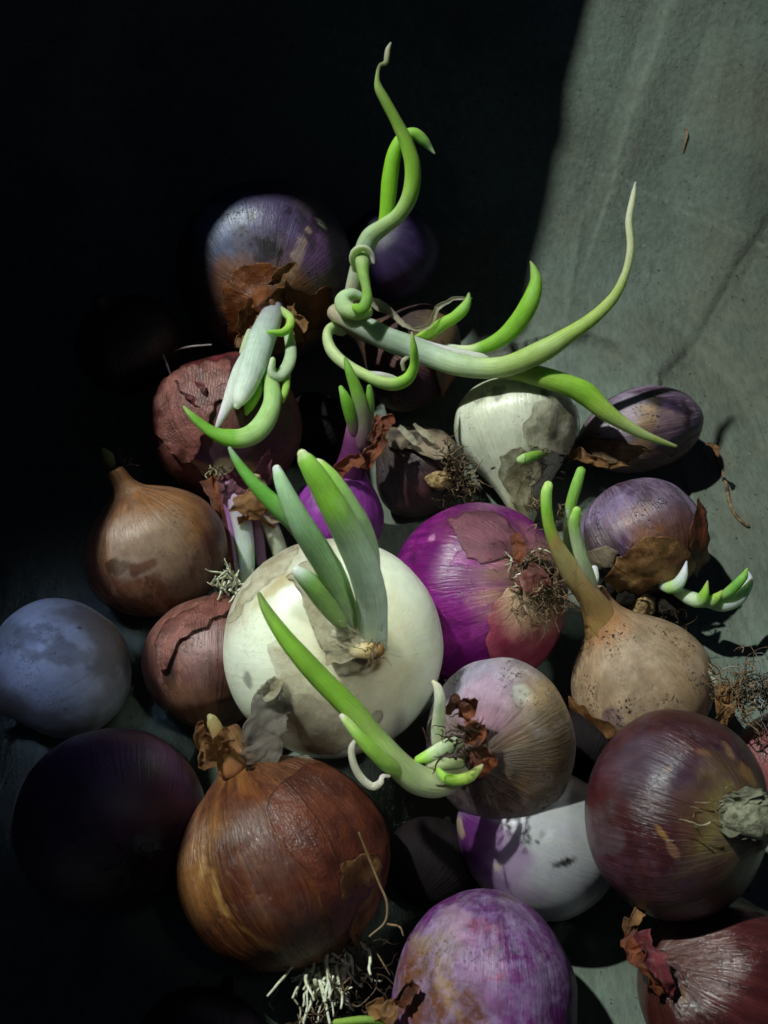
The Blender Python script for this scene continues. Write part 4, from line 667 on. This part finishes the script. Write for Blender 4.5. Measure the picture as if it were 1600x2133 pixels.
sprout(B, [(868, 706, 4, 3.82), (900, 722, 9, 3.80), (950, 735, 10, 4.10), (1000, 742, 7, 4.40), (1015, 744, 3, 4.50)], [(0, '#d3dccc'), (1, '#c3d0b0')], name='sheath', seed=14, flat=.4)
ribbon(B, [(771, 633, 12, 3.19), (795, 642, 10, 3.10), (815, 655, 7, 3.06), (832, 673, 6, 3.16), (848, 683, 4, 3.46), (871, 689, 5, 3.70), (893, 680, 7, 4.00), (903, 657, 7, 4.20), (916, 640, 6, 4.20), (936, 629, 4, 4.20), (963, 623, 3, 4.20), (984, 623, 2, 4.20)], HUSK_PALE, seed=3, curl=.6, crink=.05, nw=9, label='dry withered leaf twisting along the stems')
sprout(B, [(712, 690, 11, 2.20), (692, 684, 13, 2.60), (682, 700, 13, 3.00), (692, 732, 15, 3.60), (722, 760, 14, 4.20), (758, 780, 13, 4.80), (792, 796, 14, 5.04), (824, 800, 15, 5.05), (850, 788, 14, 5.04), (863, 762, 11, 5.18), (863, 731, 9, 5.48), (860, 706, 5, 5.62), (858, 692, 2, 5.64)], [(0, '#a9b888'), (.3, '#b3c492'), (.5, '#a6c274'), (.6, '#86b83a'), (.85, '#83ae44'), (1, '#96a876')], seed=5, nu=18)
sprout(B, [(762, 775, 3, 4.90), (790, 782, 8, 5.06), (815, 786, 6, 4.96), (825, 786, 2, 4.94)], [(0, '#d5dcc4'), (1, '#c6d0b0')], name='sheath', seed=15, flat=.4)
sprout(B, [(840, 770, 3, 5.06), (838, 755, 4, 5.18), (846, 746, 4, 5.19), (852, 744, 2, 5.12)], [(0, '#b9bd9a'), (1, '#a8ac88')], name='sheath', seed=16, flat=.4)
# the tall shoot
sprout(B, [(722, 672, 16, 2.1), (728, 640, 17, 2.3), (735, 605, 17, 2.6), (752, 545, 20, 3.0), (770, 497, 20, 3.3), (800, 472, 17, 3.6), (832, 446, 16, 3.8), (854, 405, 17, 4.0), (860, 350, 17, 4.2), (848, 300, 15, 4.4), (826, 254, 12, 4.6), (804, 212, 11, 4.8), (789, 184, 9, 4.9), (786, 160, 4.5, 5.0), (791, 137, 3.5, 5.0), (803, 131, 5, 5.0), (806, 118, 6, 5.0), (808, 104, 5, 5.0), (814, 90, 2, 5.0)], [(0, '#b3a488'), (.12, '#a9a48c'), (.2, '#a0b09a'), (.32, '#96ae6c'), (.45, '#84ad3e'), (.6, '#7f9f4a'), (.75, '#8f9c66'), (.85, '#a2a67c'), (1, '#b2b69a')], seed=6, nu=20, label='tallest upright shoot with a shrivelled tip')
sprout(B, [(792, 478, 10, 3.2), (802, 456, 13, 3.4), (808, 418, 16, 3.6), (813, 370, 17, 3.8), (822, 320, 15, 4.0), (838, 287, 12, 4.1), (862, 278, 12, 4.1), (882, 292, 11, 4.0), (896, 308, 6, 3.9), (905, 319, 2, 3.9)], [(0, '#84b832'), (.5, '#7fb62c'), (.75, '#84b050'), (1, '#8fb28c')], seed=7, nu=18)
sprout(B, [(742, 560, 9, 3.6), (738, 535, 11, 4.0), (746, 519, 9, 4.3), (762, 518, 8, 4.3), (774, 530, 7, 4.2), (778, 546, 4, 4.1)], [(0, '#a8b294'), (.6, '#b9c4a4'), (1, '#d2d8c4')], seed=8, flat=.6, name='sheath')
sprout(B, [(752, 525, 10, 3.9), (754, 545, 15, 4.1), (757, 572, 12, 4.3), (763, 600, 10, 4.5), (764, 625, 12, 4.7), (755, 643, 13, 4.7), (742, 642, 10, 4.5)], [(0, '#a2b088'), (.3, '#7d9c48'), (.7, '#6d983a'), (1, '#86b840')], seed=9)
sprout(B, [(765, 650, 13, 3.8), (742, 652, 16, 4.1), (718, 640, 18, 4.0), (714, 622, 17, 3.8), (732, 612, 15, 3.7), (756, 618, 10, 3.6)], [(0, '#9fb36c'), (.4, '#a2ba86'), (1, '#a9bda4')], seed=10)

# ---- magenta shallot with a dark stem
m = skin_mat('shallot_magenta_skin', '#6a2470', '#7c2c88', '#4c1a44', '#944aa0', .5, None, dirt=.12, rough=.3, vein=.25, bump=.3)
B = bulb('Mg', 'shallot', 'violet shallot mostly hidden behind the white onion, its purple neck ending in three green tips', 'shallot', (702, 1080), 41.0, 98, (.30, .93, .20), TEAR, m, el=1.0, lump=.02, seed=73, paint=[(655, 1070, 40, '#8a3a98', .5, .5, .5)])
sprout(B, [(728, 985, 34, .7), (736, 950, 28, 1.0), (740, 915, 24, 1.2), (742, 890, 20, 1.3)], [(0, '#4f1a4c'), (.6, '#5d2a58'), (1, '#7a4a70')], name='neck', seed=1)
sprout(B, [(752, 925, 18, 1.3), (758, 880, 18, 1.6), (752, 845, 16, 1.9), (740, 805, 13, 2.1), (730, 778, 10, 2.2), (724, 760, 7, 2.2), (719, 746, 3, 2.2)], [(0, '#6a4a5c'), (.3, '#7a8068'), (.5, '#74a03c'), (1, '#6a9a3a')], seed=2)
sprout(B, [(740, 900, 12, 1.5), (732, 868, 14, 1.8), (724, 842, 13, 2.0), (716, 822, 9, 2.1), (710, 808, 5, 2.1)], [(0, '#7a4a6c'), (.25, '#5d8a2c'), (.6, '#6aa030'), (1, '#7cae4c')], seed=3)
sprout(B, [(768, 885, 9, 1.5), (770, 860, 10, 1.7), (770, 830, 9, 1.9), (769, 806, 5, 2.0)], [(0, '#7a7468'), (.5, '#5f8a34'), (1, '#6a9440')], seed=4)
sprout(B, [(760, 950, 14, 1.0), (766, 915, 14, 1.2), (770, 880, 11, 1.4)], [(0, '#4a2430'), (1, '#5f5a50')], seed=5)
for k, q in enumerate([[(760, 985, 16, 1.3), (780, 940, 18, 1.6), (790, 900, 16, 1.7), (805, 880, 12, 1.7), (818, 878, 4, 1.7)], [(705, 1000, 12, 1.4), (722, 970, 18, 1.7), (750, 955, 12, 1.7)], [(772, 930, 8, 1.6), (786, 890, 10, 1.7), (790, 868, 3, 1.7)]]):
    ribbon(B, q, HUSK_BROWN, seed=130 + k, curl=.5, crink=.10, rag=.4)

# ---- shrivelled dark bulb with roots
m = skin_mat('shrivelled_skin', '#4a342c', '#33262a', '#3a2c24', '#4c3a3c', .6, '#5a4c40', .6, dirt=.9, rough=.4, vein=.5, bump=.9)
B = bulb('Rot', 'shallot', 'shrivelled dark shallot with grubby root tuft beside the white bulb', 'shallot', (880, 985), 42.4, 98, (-.72, .62, .10), TEAR, m, el=.95, lump=.07, ridge=.04, seed=79, paint=[(880, 1040, 50, '#5a3038', .7, .6, .5), (830, 930, 40, '#4a3c30', .6, .8, .5)])
husk(B, [(795, 890), (850, 880), (910, 900), (940, 940), (900, 960), (850, 940), (810, 930)], HUSK_DIRTY, lift=.05, curl=.35, seed=3, crinkle=.12)
ribbon(B, [(830, 890, 5, 1.9), (850, 910, 8, 2.1), (868, 928, 4, 2.1)], HUSK_PALE, seed=4, curl=.3)
ribbon(B, [(862, 885, 4, 1.9), (885, 905, 6, 2.1), (905, 922, 4, 2.1)], HUSK_PALE, seed=5, curl=.3)
chunk(B, (915, 1000), 1.9, 26, CORK, 'root_plate', seed=7, sq=(1.1, .75, .6))
strands(B, pt(950, 990, 42.4 - 1.7), 80, 1.0, .035, ROOT_DRY, camvec((.7, .15, .7)), seed=3, spread=.8, wig=.6, disk=.35)
strands(B, pt(950, 1020, 42.4 - 1.6), 50, .8, .035, ROOT_DARK, camvec((.5, -.5, .7)), seed=4, spread=.8, wig=.6, disk=.3)
strands(B, pt(930, 945, 42.4 - 1.8), 24, .7, .035, ROOT_DRY, camvec((.7, .4, .6)), seed=5, spread=.7, wig=.5, disk=.3)

# ---- white bulb with dirty wrapper
m = skin_mat('ivory_skin', '#dfe2c8', '#e4e8d2', '#c9c6a4', '#d3d9bf', .5, None, dirt=.45, rough=.22, vein=.4, bump=.45, sss=.3, veincol='#a9a880', mott=.2, tear=0)
B = bulb('Ga', 'white_onion', 'ivory white onion standing on its pointed neck with a grimy torn wrapper', 'onion', (1072, 882), 43.2, 128, (.06, -.94, .26), [(-.72, 0), (-.74, .10), (-.72, .34), (-.62, .62), (-.34, .90), (0, 1), (.34, .93), (.66, .74), (.95, .52), (1.2, .36), (1.45, .24), (1.62, .16), (1.7, .08), (1.7, 0)], m, lump=.025, ridge=.02, seed=83, nu=180, nv=150,
         paint=[(1160, 860, 50, '#8a846c', .45, 1., .5), (1090, 1000, 40, '#8d8262', .45, .9, .5), (1040, 815, 14, '#4a4434', .6, 1., .4), (1135, 815, 12, '#2c261c', .7, 1.), (1000, 830, 12, '#5a523c', .5, 1.1, .5), (1090, 960, 40, '#a8a888', .5, .7, .4), (1085, 1040, 30, '#6a5c3e', .6, .8, .4)])
HUSK_WRAP = husk_mat('husk_wrapper', '#d9d4be', '#a39a7c', .34, .3, .3, 1., .8, rim=1.)
husk(B, [(1105, 850), (1150, 830), (1195, 850), (1200, 910), (1170, 945), (1110, 930), (1085, 900)], HUSK_WRAP, lift=.04, curl=.25, seed=3, crinkle=.08)
husk(B, [(1040, 945), (1080, 930), (1130, 960), (1110, 1020), (1085, 1075), (1060, 1030), (1045, 985)], husk_mat('husk_olive', '#c5bd9e', '#857a58', .5, .45, .3, .5, .5), lift=.04, curl=.25, seed=4)
sprout(B, [(1135, 943, 8, 2.0), (1110, 950, 10, 2.5), (1092, 956, 11, 2.7), (1084, 958, 8, 2.7)], [(0, '#7a8a4c'), (.5, '#7aa642'), (1, '#a9c88a')], seed=5)
strands(B, pt(1120, 970, 43.2 - 2.2), 30, .8, .02, ROOT_DARK, camvec((.2, -.3, .8)), name='neck_fibres', seed=6, spread=.8, wig=.6, disk=.45)

# ---- purple shallot resting on the cardboard
m = skin_mat('purple_shallot_skin', '#4d3440', '#4a3048', '#8a6c4c', '#94809a', .85, '#3f2f3c', .5, dirt=.7, rough=.35, vein=.4, bump=.5)
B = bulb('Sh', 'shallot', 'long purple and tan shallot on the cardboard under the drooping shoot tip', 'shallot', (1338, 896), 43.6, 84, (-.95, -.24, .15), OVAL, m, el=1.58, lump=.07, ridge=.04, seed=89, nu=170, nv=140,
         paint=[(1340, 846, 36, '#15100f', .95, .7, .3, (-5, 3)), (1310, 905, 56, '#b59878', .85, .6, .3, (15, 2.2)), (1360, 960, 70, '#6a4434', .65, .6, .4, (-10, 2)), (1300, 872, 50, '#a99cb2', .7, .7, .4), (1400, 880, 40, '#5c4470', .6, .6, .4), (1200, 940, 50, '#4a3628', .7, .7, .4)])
husk(B, [(1170, 938), (1230, 912), (1300, 915), (1350, 935), (1270, 960), (1190, 962)], husk_mat('husk_wheat', '#a88a64', '#5c432c', .95, .5, .2, .9, .8), lift=.04, curl=.3, seed=3, crinkle=.1)
strands(B, pt(1180, 955, 42.6), 30, .8, .03, ROOT_DARK, camvec((-.4, -.3, .7)), name='neck_fibres', seed=4, spread=.8, wig=.5, disk=.3)
for k, q in enumerate([[(1470, 930, 3, .3), (1485, 935, 4, .5), (1490, 955, 3, .6)], [(1165, 948, 8, .9), (1210, 952, 12, 1.4), (1260, 972, 8, 1.5), (1310, 965, 6, 1.5)]]):
    ribbon(B, q, HUSK_TAN, seed=140 + k, curl=.5, crink=.1, rag=.4)

# ---- purple shallot with ragged skin and white root shoots
m = skin_mat('violet_shallot_skin', '#4a3034', '#472c46', '#8a5c36', '#9a86a6', .85, '#403048', .4, dirt=.6, rough=.34, vein=.45, bump=.5)
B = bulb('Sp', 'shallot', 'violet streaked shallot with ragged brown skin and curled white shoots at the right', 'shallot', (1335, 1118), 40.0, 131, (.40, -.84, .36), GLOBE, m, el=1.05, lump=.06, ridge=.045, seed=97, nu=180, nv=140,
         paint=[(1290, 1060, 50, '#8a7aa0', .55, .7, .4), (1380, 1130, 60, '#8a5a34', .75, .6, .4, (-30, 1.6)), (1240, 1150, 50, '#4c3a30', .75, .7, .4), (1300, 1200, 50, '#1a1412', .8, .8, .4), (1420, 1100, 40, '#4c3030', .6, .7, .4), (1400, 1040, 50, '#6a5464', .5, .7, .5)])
husk(B, [(1262, 1196), (1296, 1150), (1350, 1118), (1400, 1120), (1440, 1170), (1428, 1196), (1380, 1208), (1335, 1228), (1285, 1222)], husk_mat('husk_straw', '#b48a58', '#6d4428', .95, .42, .2, .8, .8), lift=.06, curl=.22, seed=3, crinkle=.1)
husk(B, [(1222, 1150), (1262, 1138), (1290, 1150), (1280, 1180), (1240, 1186)], HUSK_DIRTY, lift=.04, curl=.15, seed=4, crinkle=.1)
husk(B, [(1440, 1040), (1462, 1090), (1470, 1170), (1450, 1220), (1430, 1150)], HUSK_BROWN, lift=.05, curl=.25, seed=6)
strands(B, pt(1390, 1265, 39.2), 60, .8, .03, ROOT_DARK, camvec((.1, -.6, .7)), seed=5, spread=.8, wig=.6, disk=.5)
for k, (x, y, r) in enumerate([(1300, 1240, 26), (1340, 1265, 26), (1390, 1260, 28), (1270, 1220, 20)]): chunk(B, (x, y), 1.0, r, [SOIL, CORK][k == 1], 'dried_tissue', seed=20 + k, n=2, rough=.35)
SW = [(0, '#7a9a4c'), (.4, '#a8c48c'), (1, '#c9d6d2')]
sprout(B, [(1378, 1222, 7, 1.6), (1395, 1224, 13, 1.9), (1412, 1216, 13, 2.1), (1423, 1198, 10, 2.2), (1430, 1170, 2, 2.2)], [(0, '#b4c4b0'), (.3, '#9fc070'), (.6, '#bcccc4'), (1, '#d6dedf')], seed=1)
sprout(B, [(1410, 1232, 11, 1.6), (1438, 1246, 15, 1.9), (1458, 1250, 15, 2.1), (1468, 1236, 11, 2.3), (1474, 1211, 2, 2.4)], [(0, '#b9c6b8'), (.5, '#b2c89c'), (.75, '#7fae3c'), (1, '#98c058')], seed=2)
sprout(B, [(1462, 1256, 10, 2.0), (1482, 1252, 12, 2.1), (1496, 1241, 8, 2.2), (1503, 1232, 3, 2.2)], [(0, '#b2c4a4'), (.6, '#88b43c'), (1, '#a0c45a')], seed=3)
sprout(B, [(1470, 1252, 12, 1.7), (1505, 1260, 14, 1.9), (1536, 1248, 14, 2.0), (1556, 1224, 10, 2.0), (1563, 1206, 6, 2.0), (1560, 1192, 2, 2.0)], [(0, '#a9bca8'), (.6, '#b6c8bc'), (1, '#c2d2c8')], seed=4)
sprout(B, [(1500, 1244, 8, 2.1), (1522, 1230, 11, 2.3), (1546, 1205, 9, 2.4), (1556, 1186, 3, 2.4)], [(0, '#8fb06c'), (.5, '#5f9a34'), (1, '#7aae44')], seed=5)
sprout(B, [(1238, 1185, 8, 1.6), (1240, 1205, 8, 1.8), (1236, 1222, 5, 1.8)], [(0, '#b9c2bc'), (1, '#a4ac9c')], seed=6)

# ---- onion hidden in the dark corner
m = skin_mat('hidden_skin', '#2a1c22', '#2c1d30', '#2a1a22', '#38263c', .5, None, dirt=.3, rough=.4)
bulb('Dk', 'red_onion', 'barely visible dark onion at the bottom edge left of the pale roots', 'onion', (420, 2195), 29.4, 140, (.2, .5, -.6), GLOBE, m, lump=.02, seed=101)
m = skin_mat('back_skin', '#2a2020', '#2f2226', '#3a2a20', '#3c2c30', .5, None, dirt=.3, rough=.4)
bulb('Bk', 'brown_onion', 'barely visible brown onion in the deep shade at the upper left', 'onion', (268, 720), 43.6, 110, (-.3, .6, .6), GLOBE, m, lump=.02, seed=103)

m = skin_mat('gap_shade', '#120c0d', '#140d10', '#120c0d', '#1a1014', .5, None, dirt=.3, rough=.7, spec=.15)  # near-black bulbs added to hide lit floor and keep the gaps dark
bulb('Gap', 'red_onion', 'added near-black filler bulb for the dark gap between the big brown and the violet onion', 'onion', (900, 1800), 33.0, 100, (.3, .5, -.6), GLOBE, m, lump=.02, seed=107)

bulb('Gap3', 'red_onion', 'added near-black filler bulb for the dark between the tan, mauve and dark red onions', 'onion', (1222, 1560), 35.6, 88, (.3, .5, -.6), GLOBE, m, lump=.02, seed=113)
bulb('Gap2', 'red_onion', 'added near-black filler bulb for the dark gap behind the violet shallot stem', 'onion', (655, 900), 44.6, 84, (.3, .5, -.6), GLOBE, m, lump=.02, seed=109)

# ---- loose bits on the cardboard
def loose_root(pts, rad, label, seed):
    P = []
    for x, y in pts: q = np.array(SHEET.ray_cast(Vector(CP), Vector(ray(x, y)))[0]); P.append(q + np.array([0, -.03, .06]))
    rr = np.array(rad) * .018; V, F, OC, ss = tube_geo(P, rr, nu=7); o0 = V.mean(0); o0[2] = V[:, 2].min()
    o = mesh_obj('dried_root', V, F, ROOT_DRY, None, o0); o.location = o0 * S; tag(o, label, 'dried root', 'dried bits on the cardboard')
loose_root([(1488, 945), (1500, 975), (1512, 1010), (1518, 1045), (1530, 1072), (1545, 1088), (1556, 1096)], [2, 3, 4, 4, 4, 4, 5], 'long dried root curling down the cardboard right of the long shallot', 1)
loose_root([(1428, 270), (1431, 282), (1427, 298), (1422, 318)], [3, 3.5, 2.5, 1], 'short dark dried root fragment high on the lit cardboard', 2)
